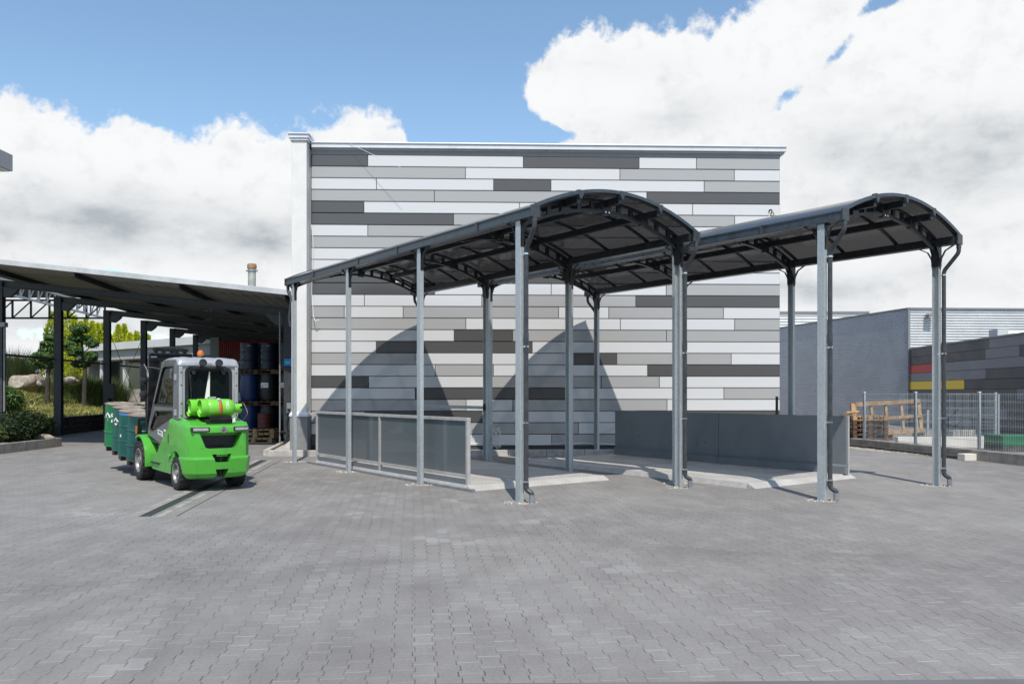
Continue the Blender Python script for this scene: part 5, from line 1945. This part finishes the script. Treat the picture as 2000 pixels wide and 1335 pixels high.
def boulder(px, py, Y, sx, sy, sz, m, label, seed, rz=0, group='boulders on the garden mound'):
    rnd = random.Random(seed)
    p = P(px, py, Y)
    bm = bmesh.new()
    bmesh.ops.create_icosphere(bm, subdivisions=3, radius=1)
    fr = [Vector((rnd.gauss(0, 1), rnd.gauss(0, 1), rnd.gauss(0, 1))).normalized() for _ in range(7)]
    cu_ = [rnd.uniform(.55, .85) for _ in range(7)]
    for v in bm.verts:
        for d, k in zip(fr, cu_):
            x = v.co.dot(d)
            if x > k:
                v.co -= d * (x - k) * .9
        v.co *= 1 + rnd.gauss(0, .012)
    me = bpy.data.meshes.new('boulder')
    bm.to_mesh(me)
    bm.free()
    me.materials.append(M[m])
    for f_ in me.polygons:
        f_.use_smooth = True
    me.set_sharp_from_angle(angle=R(30))
    o = bpy.data.objects.new('boulder', me)
    COL.objects.link(o)
    o.location = (p.x, p.y, max(bank(p.x, p.y) + sz * .1, p.z - sz * .4))
    o.scale = (sx, sy, sz)
    o.rotation_euler = (R(rnd.uniform(-8, 8)), R(rnd.uniform(-14, 14)), R(rz))
    tag(o, label, 'boulder', group)
    return o


boulder(44, 738, 36, .55, .4, .42, 'rock', 'large pale slanting boulder beside the round dark shrub', 1, 20)
boulder(66, 738, 40, .5, .4, .3, 'rockr', 'reddish-brown boulder behind the pale slanting one', 2, -10)
boulder(58, 751, 36.5, .42, .4, .22, 'rockr', 'brown low boulder at the foot of the pale slanting one', 3)
boulder(72, 748, 37, .22, .25, .15, 'rock', 'small pale boulder right of the slanting one', 4)
boulder(86, 745, 39, .36, .3, .17, 'rock', 'flat pale boulder left of the second shed post', 5)
boulder(136, 739, 40, .30, .3, .22, 'rock', 'pale boulder just right of the second shed post', 6)
boulder(146, 742, 40.5, .34, .3, .18, 'rock', 'grey boulder near the trunk of the cloud-pruned tree', 7)


def cloud_tree(base, pads, trunk, m, label, seed, sz=.07, dens=1.0):
    rnd = random.Random(seed)
    t = thing('cloud_pruned_tree', label, 'tree', base)
    vs, fs = [], []
    for (x, z, rx, rz) in pads:
        leaf_ball(vs, fs, (x, rnd.uniform(-.25, .25), z), rx * 1.05, rx * .9, rz * 1.15, int(1900 * dens * max(.4, rx * rz * 3.2)), sz, rnd, .55, .6, .15)
        leaf_ball(vs, fs, (x, 0, z), rx * .7, rx * .6, rz * .6, int(260 * dens), sz, rnd, .2, .4, .1)
    MB().add(vs, fs).build('crown', m, t, smooth=0, fix=False)
    b = MB()
    b.tube(trunk, [.12, .09, .07, .05, .03][:len(trunk)], 9)
    for (x, z, rx, rz) in pads:
        # limb from the nearest trunk height to the pad
        zt_ = z - .25
        tp = min(trunk, key=lambda p: abs(p[2] - zt_))
        b.tube([tp, ((tp[0] + x) / 2, 0, (tp[2] + z) / 2 - .08), (x, 0, z - rz * .3)], [.03, .025, .015], 6)
    b.build('trunk', 'bark_d', t)
    return t


Y = 40
S = Y / F
bq = P(164, 750, Y)
bq.z = bank(bq.x, bq.y) - .1
fx = lambda px: (px - 164) * S
fz = lambda py: H + (HY - py) * S - bq.z
pads = [(fx((a + c) / 2), fz((d + e) / 2), (c - a) / 2 * S, (e - d) / 2 * S) for a, c, d, e in
        [(140, 177, 634, 651), (134, 168, 653, 667), (166, 193, 662, 678), (128, 158, 667, 679), (134, 168, 674, 695), (168, 194, 687, 706), (138, 158, 703, 716), (158, 178, 655, 664), (150, 176, 700, 716)]]
cloud_tree(bq, pads, [(0, 0, 0), (fx(166), 0, fz(725)), (fx(161), 0, fz(690)), (fx(159), 0, fz(660)), (fx(158), 0, fz(645))], 'leaf_n', 'cloud-pruned pine with round foliage pads between second and third shed posts', 21)
Y = 38
S = Y / F
bq = P(92, 730, Y)
bq.z = bank(bq.x, bq.y) - .1
fx = lambda px: (px - 92) * S
pads = [(fx((a + c) / 2), fz((d + e) / 2), (c - a) / 2 * S, (e - d) / 2 * S) for a, c, d, e in
        [(82, 118, 650, 666), (80, 112, 666, 675), (76, 116, 673, 691), (66, 110, 687, 700), (53, 108, 697, 719)]]
cloud_tree(bq, pads, [(0, 0, 0), (fx(95), 0, fz(712)), (fx(98), 0, fz(690)), (fx(100), 0, fz(665))], 'leaf_n', 'wide cloud-pruned pine with flat foliage layers left of the second shed post', 22)


def conifer(px, ptop, Y, wpx, label, seed):
    rnd = random.Random(seed)
    S = Y / F
    zt_ = H + (HY - ptop) * S
    x = (px - 1000) * S
    z0 = 1.4 if x < -14 else 0.6
    t = thing('golden_conifer', label, 'tree', (x, Y, z0), 0, 'golden conifers behind the garden')
    hh = zt_ - z0
    r = wpx * S / 2
    vs, fs = [], []
    n = 2600
    ph = rnd.uniform(0, 6)
    for i in range(n):
        f = rnd.random() ** .8
        rr = r * ((1 - f) ** .55) * (1 + .25 * math.sin(f * 23 + ph) * rnd.random())
        a = rnd.uniform(0, 6.28)
        k = rr * (.5 + .5 * rnd.random() ** .5) * (1 + .22 * math.sin(5 * a + 9 * f + ph))
        p = Vector((math.cos(a) * k, math.sin(a) * k, .15 + f * (hh - .15)))
        d = Vector((math.cos(a) * .6, math.sin(a) * .6, 1.0 + rnd.gauss(0, .4))).normalized()
        sd = d.cross(Vector((rnd.gauss(0, 1), rnd.gauss(0, 1), rnd.gauss(0, .5)))).normalized()
        q = rnd.uniform(.10, .24)
        o = len(vs)
        vs += [p - sd * q * .35, p + d * q * .6 - sd * q * .2, p + d * q * 1.2, p + d * q * .5 + sd * q * .35]
        fs.append((o, o + 1, o + 2, o + 3))
    MB().add(vs, fs).build('crown', 'leaf_y', t, smooth=0, fix=False)
    MB().tube([(0, 0, -.6), (0, 0, hh * .5), (0, 0, hh * .85)], [.12, .07, .02], 8).build('trunk', 'bark', t)


cons = [(102, 611, 34), (117, 622, 30), (132, 606, 32), (145, 619, 26), (158, 630, 28), (168, 625, 24), (180, 630, 26), (191, 634, 26), (201, 634, 24), (216, 655, 24), (231, 637, 24), (243, 635, 24), (254, 652, 22), (267, 649, 24), (289, 656, 22)]
where = ['leftmost, above the flat-layered pine', 'second from left, behind the second shed post', 'tallest, just right of the second shed post', 'behind the top pad of the round-padded pine', 'behind the middle of the round-padded pine', 'right of the pine top', 'short of the third shed post',
         'next to the third shed post on its left', 'behind the third shed post', 'low, right of the third shed post', 'left of the twin tops over the pavilion roof', 'right of the twin tops over the pavilion roof', 'low, beside the twin tops', 'left of the fourth shed post over the pavilion roof', 'rightmost, peeking past the fourth shed post']
for i, (px, pt, wp) in enumerate(cons):
    conifer(px, pt, 68 + (i % 3) * 1.2, wp * 1.35, 'yellow-green conifer ' + where[i], 50 + i)


def grass_clump(px, py, Y, r, hh, n, m, label, seed, name='tall_grass_clump', cat='grass clump'):
    rnd = random.Random(seed)
    p = P(px, py, Y)
    z = bank(p.x, p.y) - .05
    vs, fs = [], []
    for i in range(n):
        a, rr = rnd.uniform(0, 6.28), rnd.random() ** .7 * r
        blade(vs, fs, Vector((math.cos(a) * rr * .5, math.sin(a) * rr * .5, 0)), hh * rnd.uniform(.6, 1.05), rnd.uniform(.012, .024), rnd.uniform(.1, .7), a + rnd.uniform(-.5, .5), 3)
    o = MB().add(vs, fs).build(name, m, None, smooth=0, fix=False)
    o.location = (p.x, p.y, z)
    tag(o, label, cat, 'tall grasses in the garden')


grass_clump(20, 740, 41, 1.5, 2.3, 1300, 'leaf_g', 'tall pale grass clump behind the large boulder, leftmost', 1)
grass_clump(40, 740, 43, 1.4, 1.9, 1000, 'leaf_g', 'tall pale grass clump right of the leftmost one', 2)
grass_clump(140, 740, 42, 1.4, 1.7, 1200, 'leaf_m', 'tall green grass clump left of the round-padded pine trunk', 3)
grass_clump(178, 745, 42, 1.4, 1.8, 1300, 'leaf_m', 'tall green grass clump right of the round-padded pine trunk', 4)
grass_clump(158, 745, 42.5, 1.3, 1.5, 1000, 'leaf_m', 'tall green grass clump hiding the foot of the round-padded pine', 8)
grass_clump(82, 745, 41, 1.3, 1.2, 900, 'leaf_g', 'tall pale grass clump under the flat-layered pine', 9)
grass_clump(196, 745, 43, 1.2, 1.8, 900, 'leaf_m', 'tall green grass clump behind the third shed post', 5)
grass_clump(222, 745, 43, 1.3, 1.7, 1100, 'leaf_m', 'tall green grass clump right of the third shed post', 6)

# white pavilion behind the garden
pa_, pb_ = P(150, 690, 63), P(436, 690, 51)
pv = thing('pavilion', 'low white pavilion with flat roof and dark glazing behind the garden', 'building')
d = (pb_ - pa_)
d.z = 0
dn = d.normalized()
nb = Vector((-dn.y, dn.x, 0))
ZT, ZM, ZG = 5.12, 4.62, 3.92


def wallbar(b, s0, s1, off, th, z0, z1, m=None):
    p, q = pa_ + dn * s0 + nb * (off + th / 2), pa_ + dn * s1 + nb * (off + th / 2)
    p.z = q.z = (z0 + z1) / 2
    b.bar(p, q, th, z1 - z0, m)


LL = d.length
b = MB()
wallbar(b, 0, LL, -.25, 9, ZM, ZT)
b.build('roof_fascia', 'pav_w', pv, smooth=0)
b = MB()
wallbar(b, .1, LL - .1, .0, 8.6, ZG, ZM - .004)
b.build('roof_band', 'pav_g', pv, smooth=0)
b = MB()
wallbar(b, .3, LL - .3, 2.0, .1, 1.62, ZG - .004)
b.build('glazing', 'pav_d', pv, smooth=0)
b = MB()
wallbar(b, .3, LL - .3, 1.9, .3, .2, 1.6)
b.build('parapet', 'pav_ww', pv, smooth=0)
for s in (3, 6.4, 9.2, 12, LL - 1):
    b = MB()
    wallbar(b, s, s + .28, .3, .28, .2, ZG - .004)
    b.build('column', 'pav_w', pv, smooth=0)
b = MB()
wallbar(b, 0, LL, 8.4, .2, .0, ZG - .004)
wallbar(b, .0, .25, .8, 7.5, .0, ZG - .004)
b.build('rear_wall', 'pav_g', pv, smooth=0)
# green container with white disc
gq = P(297, 758, 46)
t = thing('green_container', 'green steel container with a white disc, behind the garden beside the pavilion', 'container', (gq.x, gq.y, 0))
MB().box(-.42, 0, .2, 1.6, 1.6, P(0, 736, 46).z).build('container_body', 'cont', t, .02, smooth=0)
MB().lathe([(0, 0), (.17, 0), (.17, .012), (0, .012)], 20, None, Matrix.Translation((.15, 0, P(0, 762, 46).z)) @ Matrix.Rotation(R(90), 4, 'X')).build('disc', 'white', t, smooth=0)
MB().box(-.46, -.03, P(0, 736, 46).z, 1.64, 1.64, P(0, 733, 46).z).build('container_lid', 'pav_w', t, smooth=0)
b = MB()
for i, (w_, h_) in enumerate(((3.0, .35), (2.4, .7), (1.8, 1.0))):
    q = P(270, 766, 48)
    b.box(q.x - w_ / 2, q.y + i * .4, 0, q.x + w_ / 2, q.y + i * .4 + .5, .8 + h_)
tag(b.build('garden_steps', 'concrete_d', None, smooth=0), 'grey stone garden steps leading up to the white pavilion', 'steps')

# lattice-truss roof standing beyond the shed on the left
t = thing('truss_canopy', 'flat canopy roof on steel lattice trusses beyond the shed', 'canopy')
Yt = 47
zl, zh = P(0, 621, Yt).z, P(0, 588, Yt).z
xa, xb = P(-120, 0, Yt).x, P(205, 0, Yt).x
b = MB()
b.bar((xa, Yt, zl), (xb, Yt, zl), .10, .10)
b.bar((xa, Yt, zh + .05), (xb, Yt, zh + .05), .10, .10)
n = 9
for i in range(n + 1):
    x = xa + (xb - xa) * i / n
    b.bar((x, Yt, zl), (x, Yt, zh), .09, .09, None, (0, 1, 0))
    if i < n:
        x2 = xa + (xb - xa) * (i + 1) / n
        b.bar((x, Yt, zl), (x2, Yt, zh), .06, .06, None, (0, 1, 0))
b.build('cross_truss', 'blacks', t, smooth=0)
ta, tb = P(-40, 560.5, 36.4), P(202, 620, 49)
b = MB()
b.bar(ta, tb, .10, .10)
u_ = Vector((0, 0, .62))
b.bar(ta + u_, tb + u_, .10, .10)
for i in range(15):
    p, q = ta + (tb - ta) * (i / 15), ta + (tb - ta) * ((i + .55) / 15)
    b.bar(p, p + u_, .07, .07, None, (0, 1, 0))
    b.bar(p, q + u_, .05, .05, None, (0, 1, 0))
b.build('long_truss', 'galv', t, smooth=0)
b = MB()
zz = zh + .12
b.add([(ta.x - 9, ta.y - 1.0, zz + .25), (ta.x + .15, ta.y - 1.0, zz + .25), (tb.x + .15, Yt - .2, zz + .05), (tb.x - 9, Yt - .2, zz + .05),
       (ta.x - 9, ta.y - 1.0, zz + .5), (ta.x + .15, ta.y - 1.0, zz + .5), (tb.x + .15, Yt - .2, zz + .3), (tb.x - 9, Yt - .2, zz + .3)],
      [(0, 1, 2, 3), (7, 6, 5, 4), (0, 4, 5, 1), (1, 5, 6, 2), (2, 6, 7, 3), (3, 7, 4, 0)])
b.build('roof_slab', 'steel_d', t, smooth=0)
b = MB()
for x in (xa - 2, xb + .2):
    b.box(x - .1, Yt - .1, .5, x + .1, Yt + .1, zl)
b.build('column', 'blacks', t, smooth=0)

# tall building whose roof corner enters at the upper left
Yb = 60
c1_ = P(25, 335, Yb)
zt_ = P(25, 303, Yb).z
t = thing('roof_corner_building', 'tall grey building of which only a flat roof corner shows at the upper left', 'building')
MB().box(c1_.x - 14, Yb - 16, c1_.z, c1_.x, Yb, zt_).build('roof_slab', 'flash', t, .02, smooth=0)
MB().box(c1_.x - 13.9, Yb - 15.9, c1_.z - .06, c1_.x - .15, Yb - .15, c1_.z - .004).build('soffit', 'render', t, smooth=0)
MB().box(c1_.x - 13, Yb - 14, 0, c1_.x - 5, Yb - 4, c1_.z - .07).build('wall', 'flash', t, smooth=0)


# ------------------------------------------------------------------ right side: corrugated halls, striped annex
def corrugated(a, c, z0, z1, pitch, m, name, parent, depth=.035, out=None):
    """horizontal trapezoid ribs between ground points a and c; out points to the viewer"""
    a, c = Vector(a), Vector(c)
    d = (c - a).normalized()
    nn = Vector((d.y, -d.x, 0)) if out is None else out
    prof = []
    z = z0
    while z < z1 - pitch * .5:
        prof += [(0, z), (0, z + pitch * .2), (depth, z + pitch * .5), (depth, z + pitch * .7)]
        z += pitch
    prof.append((0, z))
    vs, fs = [], []
    for p, zz in prof:
        for e in (a, c):
            vs.append(Vector((e.x, e.y, zz)) + nn * p)
    for i in range(len(prof) - 1):
        fs.append((2 * i, 2 * i + 1, 2 * i + 3, 2 * i + 2))
    return MB().add(vs, fs).build(name, m, parent, smooth=0, fix=False)


hc = Vector((P(1775, 0, 40).x, 40, 0))
hz = P(0, 602, 40).z
hl = hc + Vector((-.187, 1, 0)).normalized() * 14.5
hr = hc + Vector((22, 1.2, 0))
t = thing('corrugated_hall', 'large grey hall clad in horizontal corrugated metal sheets on the right', 'building')
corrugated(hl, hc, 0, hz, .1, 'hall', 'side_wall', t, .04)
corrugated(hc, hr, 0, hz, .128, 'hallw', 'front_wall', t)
bk = Vector((0, 26, 0))
b = MB()
cor = [hl + Vector((.12, .1, 0)), hc + Vector((.06, .12, 0)), hr + Vector((0, .1, 0)), hr + Vector((-2, 22, 0)), hl + Vector((20, 8, 0))]
b.loft([[(p.x, p.y, z) for p in cor] for z in (0, hz - .05)])
b.build('hall_core', 'hall', t, smooth=0)
b = MB()
b.bar(hl + Vector((-.02, 0, hz + .0)), hc + Vector((-.02, -.02, hz + .0)), .14, .07)
b.bar(hc + Vector((-.02, -.03, hz + .0)), hr + Vector((0, -.03, hz + .0)), .14, .07)
b.bar(hc + Vector((-.01, -.02, 0)), hc + Vector((-.01, -.02, hz - .04)), .1, .1, None, (0, 1, 0))
b.build('edge_flashing', 'flash', t, smooth=0)
wlp = P(1817, 615, 39.7)
b = MB()
b.box(wlp.x - .15, 39.55, wlp.z - .05, wlp.x + .22, 39.95, wlp.z + .05)
b.box(wlp.x - .05, 39.9, wlp.z - .08, wlp.x + .05, 39.985, wlp.z + .08)
b.build('wall_lamp', 'flash', t, .01, smooth=0)
cp = P(1615, 661, 46.5)
b = MB().box(cp.x - .1, cp.y - .35, cp.z - .06, cp.x + .06, cp.y - .1, cp.z + .05)
b.build('wall_camera', 'white', t, .01, smooth=0)
# far hall
fa, fb = P(1440, 0, 74), P(1694, 0, 74)
fa.z = fb.z = 0
fz_ = P(0, 610.5, 74).z
t = thing('far_hall', 'pale corrugated hall standing behind the large grey hall', 'building')
corrugated(fa, fb, 0, fz_, .25, 'hallw', 'front_wall', t, .06)
MB().box(fa.x, 74.1, 0, fb.x - .05, 84, fz_ - .1).build('hall_core', 'hallw', t, smooth=0)
b = MB().bar(fa + Vector((0, -.05, fz_ + .05)), fb + Vector((.1, -.05, fz_ + .05)), .25, .14)
b.box(fb.x + .0, 73.8, fz_ - .5, fb.x + .12, 74.2, fz_ + .1)
b.build('edge_flashing', 'flash', t, smooth=0)
# striped annex in front of the hall
AD = Vector((-.10, -1, 0)).normalized()
AO = Vector((hc.x + .06, 39.9, 0))
t = thing('striped_annex', 'low annex clad in dark grey panels with a red and a yellow one', 'building')


def as_(px):
    k = (px - 1000) / F
    return (k * AO.y - AO.x) / (AD.x - k * AD.y)


AN = Vector((AD.y, -AD.x, 0))
if AN.x > 0:
    AN = -AN
RH = .385
az0 = P(0, 682, 39.9).z
arows = [[(1934, 'ax_d'), (2100, 'ax_l')], [(1927, 'ax_k'), (1993, 'ax_l'), (2100, 'ax_k')], [(1832, 'ax_r'), (2100, 'ax_l')], [(1927, 'ax_l'), (2100, 'ax_d')], [(1885, 'ax_y'), (2100, 'ax_k')],
         [(1988, 'ax_d'), (2100, 'ax_l')], [(1815, 'ax_l'), (1925, 'ax_k'), (2100, 'ax_d')], [(1850, 'ax_d'), (1970, 'ax_l'), (2100, 'ax_k')], [(1900, 'ax_l'), (2100, 'ax_d')]]
b = MB()
for i, rw_ in enumerate(arows):
    z1 = az0 - i * RH
    s = .0
    for px, k in rw_:
        s1 = min(as_(px), 17)
        p, q = AO + AD * (s + .006) + AN * .02, AO + AD * (s1 - .006) + AN * .02
        p.z = q.z = z1 - RH / 2
        b.bar(p, q, .04, RH - .016, k)
        s = s1
b.build('wall_cladding', None, t, smooth=0)
b = MB()
p, q = AO + AD * .02 - AN * 4.0, AO + AD * 17 - AN * 4.0
p.z = q.z = (az0 - .03) / 2
b.bar(p, q, 8.0, az0 - .03)
b.build('wall', 'seam', t, smooth=0)
b = MB()
p, q = AO + AD * .0 + AN * .03, AO + AD * 17 + AN * .03
p.z = q.z = az0 + .03
b.bar(p, q, .12, .06)
b.build('roof_edge', 'flash', t, smooth=0)
p = P(1957, 655, 33)
b = MB()
b.tube([(p.x + .0, p.y, az0 + .22), (p.x + 6, p.y - 1, az0 + .26)], .16, 16)
b.box(p.x - .35, p.y - .3, az0, p.x + .08, p.y + .3, az0 + .42)
b.build('roof_duct', 'hallw', t)

# low block wall with wire-mesh fence
A0, A1 = Vector((11.45, 16.4, 0)), Vector((10.02, 24.75, 0))
AV = (A1 - A0).normalized()
AP = Vector((AV.y, -AV.x, 0))           # towards the inside (right)
t = thing('block_wall', 'low wall of weathered concrete blocks carrying the mesh fence', 'wall')
b = MB()
kerb_run(b, A0 + AP * .15, A1 + AP * .15, .30, .245, 1.5)
b.build('concrete_blocks', 'concrete_d', t, .012, smooth=0)
b = MB()
kerb_run(b, A0 + AV * 3.4 - AP * .10, A1 + AV * .25 - AP * .14, .12, .085, 1.0)
b.build('stone_edge', 'darkstone', t, .008, smooth=0)
o = MB().box(-.17, -.12, 0, .17, .12, .16).build('concrete_block', 'white_conc', None, .012, smooth=0)
o.location = A0 + AV * 3.35 - AP * .15
o.rotation_euler = (0, 0, R(12))
tag(o, 'small loose pale concrete block lying against the low wall', 'block')
fen = thing('mesh_fence', 'galvanised double-wire mesh fence standing on the low block wall', 'fence')
posts = []
for px in (1680, 1779.5, 1903, 2062):
    k = (px - 1000) / F
    s = (k * A0.y - A0.x) / (AV.x - k * AV.y)
    posts.append(A0 + AV * s + AP * .13)
ZF0, ZF1 = .25, 1.60
for p in posts:
    po = MB().box(-.03, -.03, .19, .03, .03, ZF1).build('fence_post', 'galv', fen, .004, smooth=0)
    po.location = p
    po.rotation_euler = (0, 0, math.atan2(AV.y, AV.x))
    c_ = MB().box(-.033, -.033, ZF1, .033, .033, ZF1 + .02).build('post_cap', 'coping', po, .004, smooth=0)
    MB().box(-.07, -.05, .246, .07, .05, .258).build('foot_plate', 'galvd', po, smooth=0)


def mesh_panel(p, q, z0, z1, parent, off, wr=.0042):
    b = MB()
    d = q - p
    n = max(2, round(d.length / .05))
    for i in range(n + 1):
        x = p + d * (i / n) + off
        b.bar((x.x, x.y, z0), (x.x, x.y, z1), wr, wr, None, (0, 1, 0))
    k = max(2, round((z1 - z0) / .2))
    for i in range(k + 1):
        z = z0 + .02 + (z1 - z0 - .04) * i / k
        for e in (-1, 1):
            o_ = off + Vector((d.y, -d.x, 0)).normalized() * e * wr
            b.bar(p + o_ + Vector((0, 0, z)), q + o_ + Vector((0, 0, z)), wr * 1.2, wr * 1.5)
    return b.build('mesh_panel', 'galv', parent, smooth=0)


for i in range(3):
    mesh_panel(posts[i], posts[i + 1], ZF0 + .02, ZF1 - .02, fen, AP * -.036)
# second fence on a cream wall, square to the first
YF = 24.0
xw0, xw1 = 11.1, P(1958, 0, YF).x
t = thing('cream_wall', 'low cream-coloured concrete wall behind the mesh fence', 'wall')
MB().box(xw0, YF, 0, xw1, YF + .2, .32).build('wall_body', 'white_conc', t, .01, smooth=0)
f2 = thing('inner_fence', 'second mesh fence on the cream wall, seen through the first', 'fence')
px2 = [P(x, 0, YF).x for x in (1815, 1914, 1948)]
for i, (x, z1) in enumerate(zip(px2, (1.1, 1.12, 1.6))):
    MB().box(x - .03, YF + .06, .32, x + .03, YF + .12, z1).build('fence_post', 'galv', f2, .004, smooth=0)
mesh_panel(Vector((xw0 + .1, YF + .09, 0)), Vector((px2[2], YF + .09, 0)), .34, 1.58, f2, Vector((0, -.04, 0)))
MB().box(px2[2] + .05, YF + .05, .32, px2[2] + .09, YF + .09, 1.56).build('gate_stile', 'galv', f2, smooth=0)
# green steel trough farther in
q = P(1962, 860, 22.5)
t = thing('green_trough', 'long low green steel trough at the right edge behind the fence', 'trough', (13.17, 22.4, 0))
MB().box(0, 0, .16, 4.5, .9, .44).build('trough_body', 'trough', t, .01, smooth=0)
MB().box(-.0, .0, .0, 4.5, .9, .158).build('trough_base', 'darkstone', t, smooth=0)
# barrier arm and slatted box behind the fence
b = MB()
q = P(1848, 822, 27)
b.bar(q, P(1872, 798, 27), .03, .05)
b.bar(P(1850, 826, 27), P(1862, 834, 27), .03, .05)
b.bar(P(1864, 834, 27), P(1876, 822, 27), .03, .05)
b.lathe([(0, 0), (.12, 0), (.12, .1), (0, .1)], 12, None, Matrix.Translation(P(1847, 824, 27)))
b.box(q.x - .05, 26.95, 0, q.x + .05, 27.05, q.z)
tag(b.build('folding_arm', 'blacks', None, smooth=0), 'black folding metal arm on a short stand behind the mesh fence', 'metal arm')
q0, q1 = P(1856, 842, 26.2), P(1900, 842, 26.2)
b = MB()
for i in range(12):
    x = q0.x + (q1.x - q0.x) * i / 12
    b.box(x, 26.0, .02, x + .035, 26.04, P(0, 838, 26.2).z)
b.box(q0.x, 26.05, 0, q1.x, 26.6, P(0, 841, 26.2).z)
tag(b.build('slatted_box', 'concrete', None, smooth=0), 'pale slatted box behind the mesh fence, right of the black arm', 'box')
# wooden lattice frame leaning behind the fence
pl_, pr_ = P(1672, 0, 27.2), P(1800, 0, 28.6)
pl_.z = pr_.z = 0
t = thing('lattice_crate', 'large wooden lattice crate frame standing upright behind the mesh fence', 'crate')
zb0, zb1, zt0, zt1 = P(0, 851, 27.2).z, P(0, 843, 28.6).z, P(0, 788, 27.2).z, P(0, 781, 28.6).z


def fp_(s, h_):
    zz0 = zb0 + (zb1 - zb0) * s
    zz1 = zt0 + (zt1 - zt0) * s
    return pl_ + (pr_ - pl_) * s + Vector((0, .25 * h_, zz0 + (zz1 - zz0) * h_))


for s, wd in ((.0, .16), (.26, .08), (.48, .08), (.72, .08), (.93, .10), (1.0, .12)):
    MB().bar(fp_(s, -.05), fp_(s, 1.0), wd, .09, None, (0, 1, 0)).build('upright', 'wood', t, .006, smooth=0)
for h_, hg in ((.04, .13), (.50, .10), (.97, .13)):
    MB().bar(fp_(.02, h_) + Vector((0, -.08, 0)), fp_(1.01, h_) + Vector((0, -.08, 0)), .06, hg).build('rail', 'wood', t, .006, smooth=0)
for s in (.0, .5, 1.0):
    q = fp_(s, 0)
    MB().box(q.x - .08, q.y - .05, 0, q.x + .08, q.y + .5, q.z + .02).build('foot_block', 'wood_d', t, smooth=0)
for i in range(6):
    pallet('pallet', 'worn brown pallet stacked beside the slate barrier, %s of six' % ('lowest', 'second', 'third', 'fourth', 'fifth', 'topmost')[i], 1.2, .8, 'wood_d' if i < 5 else 'wood', 'pallets stacked behind the slate barrier', RZ(P(1658, 0, 26.4).x + .55, 26.6, .146 * i, R(8 + 1.2 * (i % 2))))
b = MB()
b.tube([(P(1656, 0, 26.2).x - .05, 26.2, .146 * 6 + .08), (P(1656, 0, 26.2).x + .45, 26.5, .146 * 6 + .1)], .05, 10)
tag(b.build('wooden_log', 'wood', None), 'short round wooden log on top of the worn pallet stack', 'log')
# gravel strip along the block wall
b = MB()
b.add([(9.4, 25.6, .004), (9.75, 23.0, .004), (10.55, 20.9, .004), (10.75, 21.4, .02), (10.2, 24.0, .03), (9.9, 26.5, .03), (8.5, 27.5, .02), (7.9, 25.6, .004)], [(0, 1, 2, 3, 4, 5, 6, 7)])
for i in range(900):
    u, v = rng.random(), rng.random()
    p = Vector((9.4, 25.6, 0)).lerp(Vector((10.55, 20.9, 0)), u) + Vector((.32 * v - .1, .2 * v, .012))
    s = rng.uniform(.012, .035)
    T = Matrix.Translation(p) @ Matrix.Rotation(rng.uniform(0, 6.3), 4, (rng.random(), rng.random(), rng.random() + .1)) @ Matrix.Diagonal((s, s * .8, s * .6, 1))
    b.add([(1, 0, 0), (-1, 0, 0), (0, 1, 0), (0, -1, 0), (0, 0, 1), (0, 0, -1)], [(0, 2, 4), (2, 1, 4), (1, 3, 4), (3, 0, 4), (2, 0, 5), (1, 2, 5), (3, 1, 5), (0, 3, 5)], None, T)
tag(b.build('gravel_strip', 'gravel', None, smooth=0), 'loose gravel strip beside the low block wall', 'gravel', None, 'stuff')
bpy.context.view_layer.update()
